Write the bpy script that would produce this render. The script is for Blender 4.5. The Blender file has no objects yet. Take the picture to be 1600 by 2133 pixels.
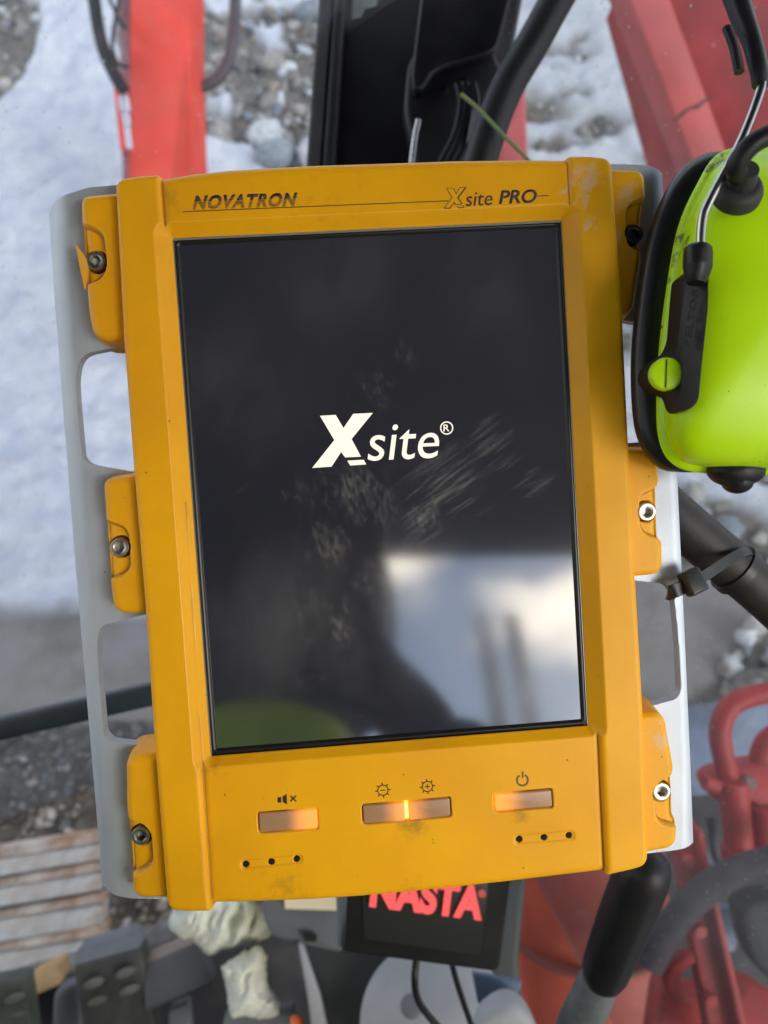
import bpy, bmesh, math, random
import numpy as np
from mathutils import Vector, Matrix, Euler
S = bpy.context.scene
COL = S.collection
R = math.radians
rng = np.random.default_rng(7)
random.seed(7)
# ------------------------------------------------------------------ camera, sky, sun, exposure
F = 1605.0; CX, CY = 800.0, 1066.5
PITCH = R(42)
cam_d = bpy.data.cameras.new('camera'); cam = bpy.data.objects.new('camera', cam_d); COL.objects.link(cam)
cam.location = (0, 0, 2.6); cam.rotation_euler = (R(90) - PITCH, 0, 0)
cam_d.sensor_fit = 'VERTICAL'; cam_d.sensor_height = 36.0; cam_d.lens = 36.0 * F / 2133.0
cam_d.clip_start = 0.01; cam_d.clip_end = 500
cam_d.dof.use_dof = True; cam_d.dof.focus_distance = 0.317; cam_d.dof.aperture_fstop = 9.5
S.camera = cam
MC = Matrix.Translation((0, 0, 2.6)) @ Euler((R(90) - PITCH, 0, 0)).to_matrix().to_4x4()
world = bpy.data.worlds.new('World'); S.world = world; world.use_nodes = True
wn = world.node_tree; wn.nodes.clear()
def wnode(t, **k):
    n = wn.nodes.new(t)
    for a, b in k.items(): setattr(n, a, b)
    return n
SUN_EL, SUN_AZ = R(27), R(138)      # azimuth measured clockwise from +Y : behind and to the right
sky = wnode('ShaderNodeTexSky', sky_type='NISHITA', sun_disc=False, sun_elevation=SUN_EL, sun_rotation=SUN_AZ)
sky.air_density = 1.0; sky.dust_density = 0.6
tc = wnode('ShaderNodeTexCoord'); mp = wnode('ShaderNodeMapping'); mp.inputs['Scale'].default_value = (2.2, 2.2, 5.0)
mp.inputs['Location'].default_value = (0.35, 0.1, 0.55)
nz = wnode('ShaderNodeTexNoise'); nz.inputs['Scale'].default_value = 1.7; nz.inputs['Detail'].default_value = 5; nz.inputs['Roughness'].default_value = 0.5
cr = wnode('ShaderNodeMapRange'); cr.inputs[1].default_value = 0.475; cr.inputs[2].default_value = 0.62
mx = wnode('ShaderNodeMix', data_type='RGBA'); mx.inputs[7].default_value = (26.0, 23.5, 19.5, 1)
bg = wnode('ShaderNodeBackground'); bg.inputs[1].default_value = 0.12
wo = wnode('ShaderNodeOutputWorld')
L = wn.links.new
L(tc.outputs['Generated'], mp.inputs[0]); L(mp.outputs[0], nz.inputs[0]); L(nz.outputs[0], cr.inputs[0])
L(cr.outputs[0], mx.inputs[0]); L(sky.outputs[0], mx.inputs[6]); L(mx.outputs[2], bg.inputs[0]); L(bg.outputs[0], wo.inputs[0])
sd = bpy.data.lights.new('sun', 'SUN'); sun = bpy.data.objects.new('sun', sd); COL.objects.link(sun)
sd.energy = 1.25; sd.angle = R(22); sd.color = (1.0, 0.93, 0.82)
sv = Vector((math.sin(SUN_AZ) * math.cos(SUN_EL), math.cos(SUN_AZ) * math.cos(SUN_EL), math.sin(SUN_EL)))
sun.rotation_euler = sv.to_track_quat('Z', 'Y').to_euler()
S.view_settings.view_transform = 'Standard'; S.view_settings.look = 'None'
S.view_settings.exposure = 0.38; S.view_settings.gamma = 1.0; S.view_settings.use_curve_mapping = False
S.render.engine = 'CYCLES'
S.cycles.max_bounces = 8; S.cycles.transparent_max_bounces = 12

# ------------------------------------------------------------------ helpers
def tag(o, label=None, cat=None, group=None, kind=None):
    if label: o['label'] = label
    if cat: o['category'] = cat
    if group: o['group'] = group
    if kind: o['kind'] = kind
    return o
def empty(name, loc, label, cat, group=None):
    o = bpy.data.objects.new(name, None); COL.objects.link(o); o.location = loc; o.empty_display_size = 0.02
    bpy.context.view_layer.update()
    return tag(o, label, cat, group)
def P(px, py, d):
    return MC @ Vector(((px - CX) / F * d, -(py - CY) / F * d, -d))
def mesh_obj(name, verts, faces, mat, parent=None, world=True, smooth=False):
    me = bpy.data.meshes.new(name)
    v = np.asarray(verts, dtype=np.float64)
    if parent is not None and world:
        mi = np.array(parent.matrix_world.inverted()); v = v @ mi[:3, :3].T + mi[:3, 3]
    if isinstance(faces, np.ndarray):
        n = faces.shape[1]; nf = len(faces)
        me.vertices.add(len(v)); me.vertices.foreach_set('co', v.astype(np.float32).ravel())
        me.loops.add(nf * n); me.loops.foreach_set('vertex_index', faces.astype(np.int32).ravel())
        me.polygons.add(nf); me.polygons.foreach_set('loop_start', np.arange(0, nf * n, n, dtype=np.int32))
        me.update(calc_edges=True); me.validate()
    else:
        me.from_pydata([tuple(q) for q in v], [], faces); me.update()
    if smooth: me.polygons.foreach_set('use_smooth', [True] * len(me.polygons))
    if mat: me.materials.append(mat)
    o = bpy.data.objects.new(name, me); COL.objects.link(o)
    if parent is not None: o.parent = parent
    return o
def fix_normals(o):
    bm = bmesh.new(); bm.from_mesh(o.data); bmesh.ops.recalc_face_normals(bm, faces=bm.faces); bm.to_mesh(o.data); bm.free()
def bevel(o, w, seg=3, ang=40):
    m = o.modifiers.new('bevel', 'BEVEL'); m.width = w; m.segments = seg; m.limit_method = 'ANGLE'; m.angle_limit = R(ang)
    m.harden_normals = False
    o.data.polygons.foreach_set('use_smooth', [True] * len(o.data.polygons))
    return o
def smooth_angle(o, a=40):
    o.data.polygons.foreach_set('use_smooth', [True] * len(o.data.polygons))
    bm = bmesh.new(); bm.from_mesh(o.data)
    for e in bm.edges:
        if len(e.link_faces) == 2 and e.calc_face_angle(0) > R(a): e.smooth = False
    bm.to_mesh(o.data); bm.free()
def catmull(pts, n=8):
    pts = [Vector(p) for p in pts]
    q = [pts[0] * 2 - pts[1]] + pts + [pts[-1] * 2 - pts[-2]]
    out = []
    for i in range(1, len(q) - 2):
        a, b, c, d = q[i - 1], q[i], q[i + 1], q[i + 2]
        for k in range(n):
            t = k / n
            out.append(0.5 * ((2 * b) + (c - a) * t + (2 * a - 5 * b + 4 * c - d) * t * t + (3 * b - a - 3 * c + d) * t ** 3))
    out.append(pts[-1]); return out
def tube(name, pts, r, mat, parent=None, seg=14, n=8, curve=True, world=True, flat=1.0):
    path = catmull(pts, n) if curve and len(pts) > 2 else [Vector(p) for p in pts]
    m = len(path)
    rr = r if isinstance(r, (list, tuple)) else [r] * 2
    rad = np.interp(np.linspace(0, 1, m), np.linspace(0, 1, len(rr)), rr)
    V = []; prev = None
    for i, p in enumerate(path):
        t = (path[min(i + 1, m - 1)] - path[max(i - 1, 0)]).normalized()
        if prev is None:
            a = t.orthogonal().normalized()
        else:
            a = (prev - t * prev.dot(t)).normalized()
        prev = a; b = t.cross(a)
        for k in range(seg):
            th = 2 * math.pi * k / seg
            V.append(p + (a * math.cos(th) + b * math.sin(th) * flat) * rad[i])
    Fc = [(i * seg + k, i * seg + (k + 1) % seg, (i + 1) * seg + (k + 1) % seg, (i + 1) * seg + k) for i in range(m - 1) for k in range(seg)]
    Fc.append(tuple(range(seg))[::-1]); Fc.append(tuple(range((m - 1) * seg, m * seg)))
    o = mesh_obj(name, V, Fc, mat, parent, world); smooth_angle(o, 60); return o
def loft(name, rings, mat, parent=None, cap=True, world=True):
    n = len(rings[0]); V = [p for r_ in rings for p in r_]
    Fc = [(i * n + k, i * n + (k + 1) % n, (i + 1) * n + (k + 1) % n, (i + 1) * n + k) for i in range(len(rings) - 1) for k in range(n)]
    if cap: Fc += [tuple(range(n))[::-1], tuple(range((len(rings) - 1) * n, len(rings) * n))]
    o = mesh_obj(name, V, Fc, mat, parent, world); fix_normals(o); smooth_angle(o, 50); return o
def round_poly(pts, r, n=9):
    out = []; N = len(pts)
    for i in range(N):
        p = np.array(pts[i][:2], float); a = np.array(pts[i - 1][:2], float); b = np.array(pts[(i + 1) % N][:2], float)
        rr = pts[i][2] if len(pts[i]) > 2 else r
        la, lb = np.linalg.norm(a - p), np.linalg.norm(b - p)
        k = min(rr, la * 0.49, lb * 0.49)
        if k <= 0: out.append(p); continue
        s = p + (a - p) / la * k; e = p + (b - p) / lb * k
        for j in range(n + 1):
            t = j / n; out.append((1 - t) ** 2 * s + 2 * t * (1 - t) * p + t * t * e)
    return np.array(out)
def slab(name, pts, thick, mat, parent=None, bev=0.004, rnd=0, back=None):
    """thick plate whose near face passes through given (px,py,depth) points; extruded away from the viewer"""
    base = [Vector(P(*p)) for p in pts]
    if rnd:
        c = sum(base, Vector()) / len(base)
        nrm = Vector((0, 0, 0))
        for i in range(len(base)): nrm += (base[i] - c).cross(base[(i + 1) % len(base)] - c)
        out = []
        for i, p in enumerate(base):
            a, b = base[i - 1], base[(i + 1) % len(base)]
            k1 = min(rnd, (a - p).length * .45); k2 = min(rnd, (b - p).length * .45)
            s = p + (a - p).normalized() * k1; e = p + (b - p).normalized() * k2
            for j in range(6):
                t = j / 5; out.append((1 - t) ** 2 * s + 2 * t * (1 - t) * p + t * t * e)
        base = out
    d = back or (MC.to_3x3() @ Vector((0, 0, -1)))
    n = len(base); V = base + [p + d * thick for p in base]
    Fc = [tuple(range(n)), tuple(range(n, 2 * n))[::-1]] + [(i, i + n, (i + 1) % n + n, (i + 1) % n) for i in range(n)]
    o = mesh_obj(name, V, Fc, mat, parent); fix_normals(o)
    if bev: bevel(o, bev)
    return o
def boxw(name, c, size, rot, mat, parent=None, bev=0.003):
    """box; c world centre, rot 3x3 matrix or Euler"""
    M = rot.to_matrix() if isinstance(rot, Euler) else rot
    V = []
    for x in (-.5, .5):
        for y in (-.5, .5):
            for z in (-.5, .5): V.append(Vector(c) + M @ Vector((x * size[0], y * size[1], z * size[2])))
    Fc = [(0, 1, 3, 2), (4, 6, 7, 5), (0, 4, 5, 1), (2, 3, 7, 6), (0, 2, 6, 4), (1, 5, 7, 3)]
    o = mesh_obj(name, V, Fc, mat, parent); fix_normals(o)
    if bev: bevel(o, bev)
    return o
def hash2(ix, iy, s):
    h = np.sin(ix * 127.1 + iy * 311.7 + s * 74.7) * 43758.5453
    return h - np.floor(h)
def vnoise(x, y, s=0):
    ix, iy = np.floor(x), np.floor(y); fx, fy = x - ix, y - iy
    fx = fx * fx * (3 - 2 * fx); fy = fy * fy * (3 - 2 * fy)
    return (hash2(ix, iy, s) * (1 - fx) + hash2(ix + 1, iy, s) * fx) * (1 - fy) + (hash2(ix, iy + 1, s) * (1 - fx) + hash2(ix + 1, iy + 1, s) * fx) * fy
def fbm(x, y, o=4, s=0):
    a, t = 0.5, 0
    for i in range(o):
        t = t + a * (vnoise(x * 2 ** i, y * 2 ** i, s + i) - 0.5); a *= 0.5
    return t
def sdf_poly(X, Y, poly):
    poly = np.asarray(poly, float); d = np.full(X.shape, 1e9); inside = np.zeros(X.shape, bool)
    n = len(poly)
    for i in range(n):
        a, b = poly[i - 1], poly[i]; e = b - a; L2 = e @ e
        if L2 < 1e-12: continue
        wx, wy = X - a[0], Y - a[1]; t = np.clip((wx * e[0] + wy * e[1]) / L2, 0, 1)
        d = np.minimum(d, (wx - t * e[0]) ** 2 + (wy - t * e[1]) ** 2)
        c = (a[1] > Y) != (b[1] > Y)
        if abs(e[1]) > 1e-12: inside ^= c & (X < (b[0] - a[0]) * (Y - a[1]) / e[1] + a[0])
    d = np.sqrt(d); return np.where(inside, -d, d)

# ------------------------------------------------------------------ materials
def mat(name, base, rough=0.5, metal=0.0, var=0.0, vscale=30, bump=0.0, bscale=200, col2=None, c2range=(0.5, 0.7), c2scale=8,
        specks=None, spec=0.5, coat=0.0, rvar=0.0, stretch=None, detail=5, trans=0):
    m = bpy.data.materials.new(name); m.use_nodes = True; nt = m.node_tree; b = nt.nodes['Principled BSDF']
    b.inputs['Base Color'].default_value = (*base, 1); b.inputs['Roughness'].default_value = rough; b.inputs['Metallic'].default_value = metal
    b.inputs['Specular IOR Level'].default_value = spec; b.inputs['Coat Weight'].default_value = coat
    b.inputs['Transmission Weight'].default_value = trans
    N = nt.nodes.new; K = nt.links.new
    t = N('ShaderNodeTexCoord'); src = t.outputs['Object']
    if stretch:
        q = N('ShaderNodeMapping'); q.inputs['Scale'].default_value = stretch; K(src, q.inputs[0]); src = q.outputs[0]
    cur = None
    def noise(sc, det=detail, ro=0.6):
        n = N('ShaderNodeTexNoise'); n.inputs['Scale'].default_value = sc; n.inputs['Detail'].default_value = det; n.inputs['Roughness'].default_value = ro
        K(src, n.inputs[0]); return n.outputs[0]
    if col2 is not None:
        r_ = N('ShaderNodeMapRange'); r_.inputs[1].default_value = c2range[0]; r_.inputs[2].default_value = c2range[1]; K(noise(c2scale), r_.inputs[0])
        x = N('ShaderNodeMix'); x.data_type = 'RGBA'; x.inputs[6].default_value = (*base, 1); x.inputs[7].default_value = (*col2, 1); K(r_.outputs[0], x.inputs[0]); cur = x.outputs[2]
    if var:
        r_ = N('ShaderNodeMapRange'); r_.inputs[1].default_value = .3; r_.inputs[2].default_value = .7; r_.inputs[3].default_value = 1 - var; r_.inputs[4].default_value = 1 + var
        K(noise(vscale), r_.inputs[0])
        x = N('ShaderNodeMix'); x.data_type = 'RGBA'; x.blend_type = 'MULTIPLY'; x.inputs[0].default_value = 1; x.inputs[6].default_value = (*base, 1)
        if cur: K(cur, x.inputs[6])
        K(r_.outputs[0], x.inputs[7]); cur = x.outputs[2]
    for (sc, thr, colr, op) in (specks or []):
        v = N('ShaderNodeTexVoronoi'); v.inputs['Scale'].default_value = sc; K(src, v.inputs[0])
        # specks of varied size: cell distance under a threshold that varies with the cell's own random value
        s_ = N('ShaderNodeSeparateColor'); K(v.outputs['Color'], s_.inputs[0])
        pw = N('ShaderNodeMath'); pw.operation = 'POWER'; K(s_.outputs[0], pw.inputs[0]); pw.inputs[1].default_value = 3
        ml = N('ShaderNodeMath'); ml.operation = 'MULTIPLY'; K(pw.outputs[0], ml.inputs[0]); ml.inputs[1].default_value = thr
        su = N('ShaderNodeMath'); su.operation = 'SUBTRACT'; K(ml.outputs[0], su.inputs[0]); K(v.outputs['Distance'], su.inputs[1])
        r_ = N('ShaderNodeMapRange'); r_.inputs[1].default_value = 0; r_.inputs[2].default_value = thr * .3; r_.inputs[4].default_value = op; K(su.outputs[0], r_.inputs[0])
        x = N('ShaderNodeMix'); x.data_type = 'RGBA'; x.inputs[6].default_value = (*base, 1); x.inputs[7].default_value = (*colr, 1); K(r_.outputs[0], x.inputs[0])
        if cur: K(cur, x.inputs[6])
        cur = x.outputs[2]
    if cur: K(cur, b.inputs['Base Color'])
    if rvar:
        r_ = N('ShaderNodeMapRange'); r_.inputs[1].default_value = .3; r_.inputs[2].default_value = .7; r_.inputs[3].default_value = rough - rvar; r_.inputs[4].default_value = rough + rvar
        K(noise(vscale * .7), r_.inputs[0]); K(r_.outputs[0], b.inputs['Roughness'])
    if bump:
        u = N('ShaderNodeBump'); u.inputs['Strength'].default_value = bump; u.inputs['Distance'].default_value = 0.001; K(noise(bscale, 3), u.inputs['Height']); K(u.outputs[0], b.inputs['Normal'])
    return m
def emis(name, col, s, base=(0.5, 0.5, 0.5)):
    m = bpy.data.materials.new(name); m.use_nodes = True; b = m.node_tree.nodes['Principled BSDF']
    b.inputs['Base Color'].default_value = (*base, 1); b.inputs['Emission Color'].default_value = (*col, 1); b.inputs['Emission Strength'].default_value = s
    b.inputs['Roughness'].default_value = .6
    return m
M_black = mat('black_plastic', (0.011, 0.011, 0.013), .45, spec=.35, var=.3, vscale=20, bump=.1, bscale=600, rvar=.08)
M_blacks = mat('black_satin', (0.008, 0.008, 0.011), .38, spec=.3, var=.3, vscale=25, bump=.05, bscale=900, rvar=.08)
M_rubber = mat('rubber', (0.028, 0.028, 0.03), .6, var=.35, vscale=30, bump=.2, bscale=500, col2=(.07, .065, .06), c2range=(.55, .8), c2scale=25)
M_dark = mat('dark_grey_plastic', (0.035, 0.037, 0.042), .5, var=.25, vscale=18, bump=.1, bscale=700)
M_grey = mat('grey_plastic', (0.12, 0.13, 0.15), .5, var=.2, vscale=12, bump=.05)
M_lgrey = mat('light_grey_plastic', (0.30, 0.31, 0.34), .5, var=.15, vscale=12)
M_red = mat('red_paint', (0.80, 0.055, 0.025), .5, var=.15, vscale=5, bump=.1, bscale=60, col2=(.68, .09, .06), c2range=(.5, .8), c2scale=3,
            specks=[(9, .10, (.25, .2, .18), .5)], rvar=.08)
M_red2 = mat('worn_red_paint', (0.42, 0.028, 0.022), .55, var=.3, vscale=9, bump=.3, bscale=80, col2=(.26, .06, .05), c2range=(.5, .75), c2scale=12,
             specks=[(30, .14, (.6, .5, .48), .6)], rvar=.1)

# ------------------------------------------------------------------ terrain
def proj(x, y, z):
    m = np.array(MC.inverted()); c = [m[i, 0] * x + m[i, 1] * y + m[i, 2] * z + m[i, 3] for i in range(3)]
    d = np.maximum(-c[2], 0.05); return CX + F * c[0] / d, CY - F * c[1] / d
def tz0(x, y):
    s = np.clip(y - 2.6, 0, 9); z = 0.36 * s * s / (s + .6)
    return z + 0.25 * fbm(x * .7, y * .7, 3, 5) * np.clip((y - 1) / 2, 0, 1)
def fine(a, b, st, lo, hi):
    m = np.arange(a, b, st); l = []; g = st; x = a
    while x > lo: g *= 1.35; x -= g; l.append(x)
    r_ = []; g = st; x = b
    while x < hi: g *= 1.35; r_.append(x); x += g
    return np.array(l[::-1] + list(m) + r_)
xs = fine(-3.4, 3.6, .028, -60, 60); ys = fine(.6, 8.6, .03, -50, 60)
X, Y = np.meshgrid(xs, ys); Z = tz0(X, Y)
u, v = proj(X, Y, Z)
wu = u + 90 * fbm(X * 2.2, Y * 2.2, 4, 11); wv = v + 80 * fbm(X * 2.2, Y * 2.2, 4, 17)
wu2 = u + 60 * fbm(X * 6, Y * 6, 4, 21); wv2 = v + 60 * fbm(X * 6, Y * 6, 4, 27)
snowp = [[(135, -120), (262, -120), (262, 200), (400, 245), (440, 285), (530, 320), (560, 360), (600, 700), (420, 1282), (-100, 1298), (-900, 1330), (-900, 380), (-20, 260), (25, 190), (60, 120), (95, 40)],
         [(1030, -200), (1500, -200), (1800, 200), (1900, 700), (1800, 1150), (1600, 1090), (1420, 1040), (1300, 1010), (1040, 900), (1030, 300)],
         [(395, -10), (440, -60), (560, 0), (660, -20), (660, 22), (540, 26), (440, 30)],
         [(430, 205), (490, 195), (485, 235), (455, 250)], [(545, 75), (590, 60), (600, 110), (560, 120)]]
sn = np.full(X.shape, 1e9)
for k, p_ in enumerate(snowp):
    q = np.array(p_, float); big = k < 2
    sn = np.minimum(sn, sdf_poly(wu if big else wu2, wv if big else wv2, q))
snow = np.clip(0.5 - sn / 14, 0, 1)
def ell(cx, cy, a, b, amp=1.0):
    return np.clip(1.6 - 1.3 * np.sqrt(((wu2 - cx) / a) ** 2 + ((wv2 - cy) / b) ** 2), 0, 1) * amp
mud = np.zeros_like(X)
for e in [(1180, 115, 62, 24), (1120, 235, 70, 32), (1235, 275, 66, 26), (1150, 312, 90, 14), (1385, 345, 70, 22), (1370, 205, 40, 22), (1560, 1000, 60, 30), (1190, 200, 40, 18), (1300, 700, 30, 60)]:
    mud = np.maximum(mud, ell(*e))
snow = snow * (1 - mud)
far = np.clip((Y - 8.6) / 2, 0, 1) + np.clip((-.5 - Y) / 2, 0, 1) + np.clip((np.abs(X) - 3.6) / 1.5, 0, 1)
snow = np.clip(np.maximum(snow, (fbm(X * .4, Y * .4, 4, 3) > -.03) * np.clip(far, 0, 1)), 0, 1)
slabm = np.clip(.5 - np.minimum(sdf_poly(wu * .8 + u * .2, v + (wv - v) * .3, [(-900, 1310), (320, 1285), (420, 1285), (420, 1500), (300, 1500), (-900, 1540)]),
                                sdf_poly(u, v + (wv - v) * .3, [(1280, 1190), (1500, 1190), (1570, 1260), (1490, 1420), (1400, 1475), (1280, 1500)])) / 14, 0, 1)
rub = (1 - snow) * (1 - slabm)
dark_gravel = rub * np.clip((v - 1440) / 80, 0, 1) * np.clip((620 - u) / 60, 0, 1)  # mask for the darker gravel at lower left
Z = Z + snow * (0.07 + 0.07 * fbm(X * 3, Y * 3, 4, 31) + 0.085 * fbm(X * 9, Y * 9, 4, 32) + .05 * fbm(X * 27, Y * 27, 2, 33)) + rub * (0.16 * fbm(X * 5, Y * 5, 4, 41) + .10 * fbm(X * 17, Y * 17, 3, 42)) + slabm * 0.02 * fbm(X * 2, Y * 2, 3, 51)
ny, nx = X.shape; idx = np.arange(nx * ny).reshape(ny, nx)
fc = np.stack([idx[:-1, :-1], idx[:-1, 1:], idx[1:, 1:], idx[1:, :-1]], -1).reshape(-1, 4)
M_gr = bpy.data.materials.new('ground'); M_gr.use_nodes = True
nt = M_gr.node_tree; b = nt.nodes['Principled BSDF']; N = nt.nodes.new; K = nt.links.new
def attr(n):
    a = N('ShaderNodeAttribute'); a.attribute_name = n; return a.outputs['Fac']
def nzz(sc, det=5, ro=.6):
    n = N('ShaderNodeTexNoise'); n.inputs['Scale'].default_value = sc; n.inputs['Detail'].default_value = det; n.inputs['Roughness'].default_value = ro
    t = N('ShaderNodeTexCoord'); K(t.outputs['Object'], n.inputs[0]); return n.outputs[0]
def ramp(src, stops):
    r_ = N('ShaderNodeValToRGB'); e = r_.color_ramp.elements
    e[0].position, e[0].color = stops[0][0], (*stops[0][1], 1); e[1].position, e[1].color = stops[-1][0], (*stops[-1][1], 1)
    for p_, c in stops[1:-1]: k = e.new(p_); k.color = (*c, 1)
    K(src, r_.inputs[0]); return r_.outputs[0]
def mixc(f, a, c):
    x = N('ShaderNodeMix'); x.data_type = 'RGBA'; K(f, x.inputs[0]); K(a, x.inputs[6]); K(c, x.inputs[7]); return x.outputs[2]
rc = ramp(nzz(7, 8, .75), [(.3, (.10, .095, .085)), (.45, (.19, .175, .155)), (.55, (.26, .235, .20)), (.62, (.22, .25, .29)), (.7, (.45, .46, .48))])
sc_ = ramp(nzz(5, 6, .6), [(.3, (.60, .66, .79)), (.7, (.86, .89, .94))])
mc_ = ramp(nzz(4, 6, .6), [(.3, (.20, .185, .17)), (.5, (.30, .28, .265)), (.7, (.33, .31, .34))])
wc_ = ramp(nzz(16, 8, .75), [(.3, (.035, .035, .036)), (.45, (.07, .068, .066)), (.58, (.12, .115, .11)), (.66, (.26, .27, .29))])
K(mixc(attr('snow'), mixc(attr('slab'), mixc(attr('dark_gravel'), rc, wc_), mc_), sc_), b.inputs['Base Color'])
b.inputs['Roughness'].default_value = .8
bu = N('ShaderNodeBump'); bu.inputs['Strength'].default_value = 1; bu.inputs['Distance'].default_value = .035; K(nzz(28, 6, .7), bu.inputs['Height']); K(bu.outputs[0], b.inputs['Normal'])
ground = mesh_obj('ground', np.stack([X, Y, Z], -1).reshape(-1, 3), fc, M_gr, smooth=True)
for n_, a_ in (('snow', snow), ('slab', slabm), ('dark_gravel', dark_gravel)):
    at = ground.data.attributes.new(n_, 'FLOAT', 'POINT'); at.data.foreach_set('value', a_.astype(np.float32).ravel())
tag(ground, kind='structure')
# rubble stones
bm = bmesh.new(); bmesh.ops.create_icosphere(bm, subdivisions=2, radius=1.0); iv = np.array([q.co for q in bm.verts]); ifc = np.array([[q.index for q in f.verts] for f in bm.faces]); bm.free()
cand = np.argwhere((rub > .75) & ~((u < 520) & (v > 1280)) & (u > -250) & (u < 1850) & (v > -150) & (v < 2000) & (X > -3.4) & (X < 3.6) & (Y > .7) & (Y < 8.5))
pk = cand[rng.choice(len(cand), 2600, replace=False)]
cand2 = np.argwhere((dark_gravel > .6) & (u > -200) & (v < 2050)); npk = len(pk); pk = np.concatenate([pk, cand2[rng.choice(len(cand2), min(900, len(cand2) // 2), replace=False)]])
VV, FF, CC = [], [], []
pal = np.array([(.30, .29, .27), (.22, .21, .19), (.36, .35, .34), (.22, .25, .28), (.42, .40, .37), (.26, .22, .19), (.55, .57, .60), (.16, .15, .14)])
for k, (j, i) in enumerate(pk):
    dist = Y[j, i] + 2.; s = float(rng.lognormal(-3.35, .55)); s = min(s, .16) if k < npk else rng.uniform(.006, .022)
    V = iv * (1 + .25 * rng.standard_normal((len(iv), 1)) * .5)
    for _ in range(5):
        n = rng.standard_normal(3); n /= np.linalg.norm(n); dd = V @ n; lim = rng.uniform(.45, .8); V = V - np.clip(dd - lim, 0, None)[:, None] * n
    V = V * np.array([rng.uniform(.8, 1.5), rng.uniform(.8, 1.3), rng.uniform(.5, .9)]) * s
    a = rng.uniform(0, 6.28, 3); E3 = np.array(Euler(a * [.15, .15, 1]).to_matrix()); V = V @ E3.T + [X[j, i], Y[j, i], Z[j, i] + s * .25]
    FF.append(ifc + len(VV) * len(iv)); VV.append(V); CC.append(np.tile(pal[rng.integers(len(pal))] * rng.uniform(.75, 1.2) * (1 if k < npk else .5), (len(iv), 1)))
rocks = mesh_obj('rubble', np.concatenate(VV), np.concatenate(FF), None)
ca = rocks.data.attributes.new('tint', 'FLOAT_COLOR', 'POINT'); CCa = np.concatenate(CC); ca.data.foreach_set('color', np.hstack([CCa, np.ones((len(CCa), 1))]).astype(np.float32).ravel())
M_rock = bpy.data.materials.new('rock'); M_rock.use_nodes = True; nt = M_rock.node_tree; b = nt.nodes['Principled BSDF']; N = nt.nodes.new; K = nt.links.new
a = N('ShaderNodeAttribute'); a.attribute_name = 'tint'; x = N('ShaderNodeMix'); x.data_type = 'RGBA'; x.blend_type = 'MULTIPLY'; x.inputs[0].default_value = 1
K(a.outputs['Color'], x.inputs[6]); K(ramp(nzz(30), [(.3, (.65, .65, .65)), (.7, (1.3, 1.3, 1.3))]), x.inputs[7]); K(x.outputs[2], b.inputs['Base Color']); b.inputs['Roughness'].default_value = .8
rocks.data.materials.append(M_rock); tag(rocks, 'loose grey and bluish broken stones on the ground', 'rubble', kind='stuff')

# ------------------------------------------------------------------ cab shell (around and behind the viewer)
M_ceil = mat('cab_lining', (0.022, 0.022, 0.026), .85, var=.2, vscale=6)
roof = boxw('roof', (0.05, -.05, 2.6 + .60), (1.7, 1.84, .06), Euler((0, 0, 0)), M_ceil, bev=.01); tag(roof, kind='structure')
rw = boxw('rear_wall', (-.365, -.93, 2.2), (.90, .05, 1.94), Euler((0, 0, 0)), M_ceil, bev=.006); tag(rw, kind='structure')
rw = boxw('shade_panel', (-.86, -.50, 1.95), (.04, .92, 1.3), Euler((0, 0, 0)), M_ceil, bev=.006); tag(rw, kind='structure')  # unseen panel, added to darken the left side of the tablet
rw = boxw('rear_sill', (.48, -.92, 1.65), (.77, .05, .68), Euler((0, 0, 0)), M_ceil, bev=.006); tag(rw, kind='structure')
M_floor = mat('cab_floor', (0.022, 0.022, 0.024), .7, var=.4, vscale=14, bump=.3, bscale=120, col2=(.07, .065, .06), c2range=(.5, .75), c2scale=10)
fl = mesh_obj('floor', [(-.85, .24, 1.3), (-.42, .44, 1.3), (.03, .66, 1.3), (.42, -.1, 1.3), (.62, -.9, 1.3), (-.8, -.9, 1.3)] + [(-.85, .24, 1.24), (-.42, .44, 1.24), (.03, .66, 1.24), (.42, -.1, 1.24), (.62, -.9, 1.24), (-.8, -.9, 1.24)],
              [(0, 1, 2, 3, 4, 5), (11, 10, 9, 8, 7, 6)] + [(i, i + 6, (i + 1) % 6 + 6, (i + 1) % 6) for i in range(6)], M_floor)
fix_normals(fl); tag(fl, kind='structure')
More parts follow.
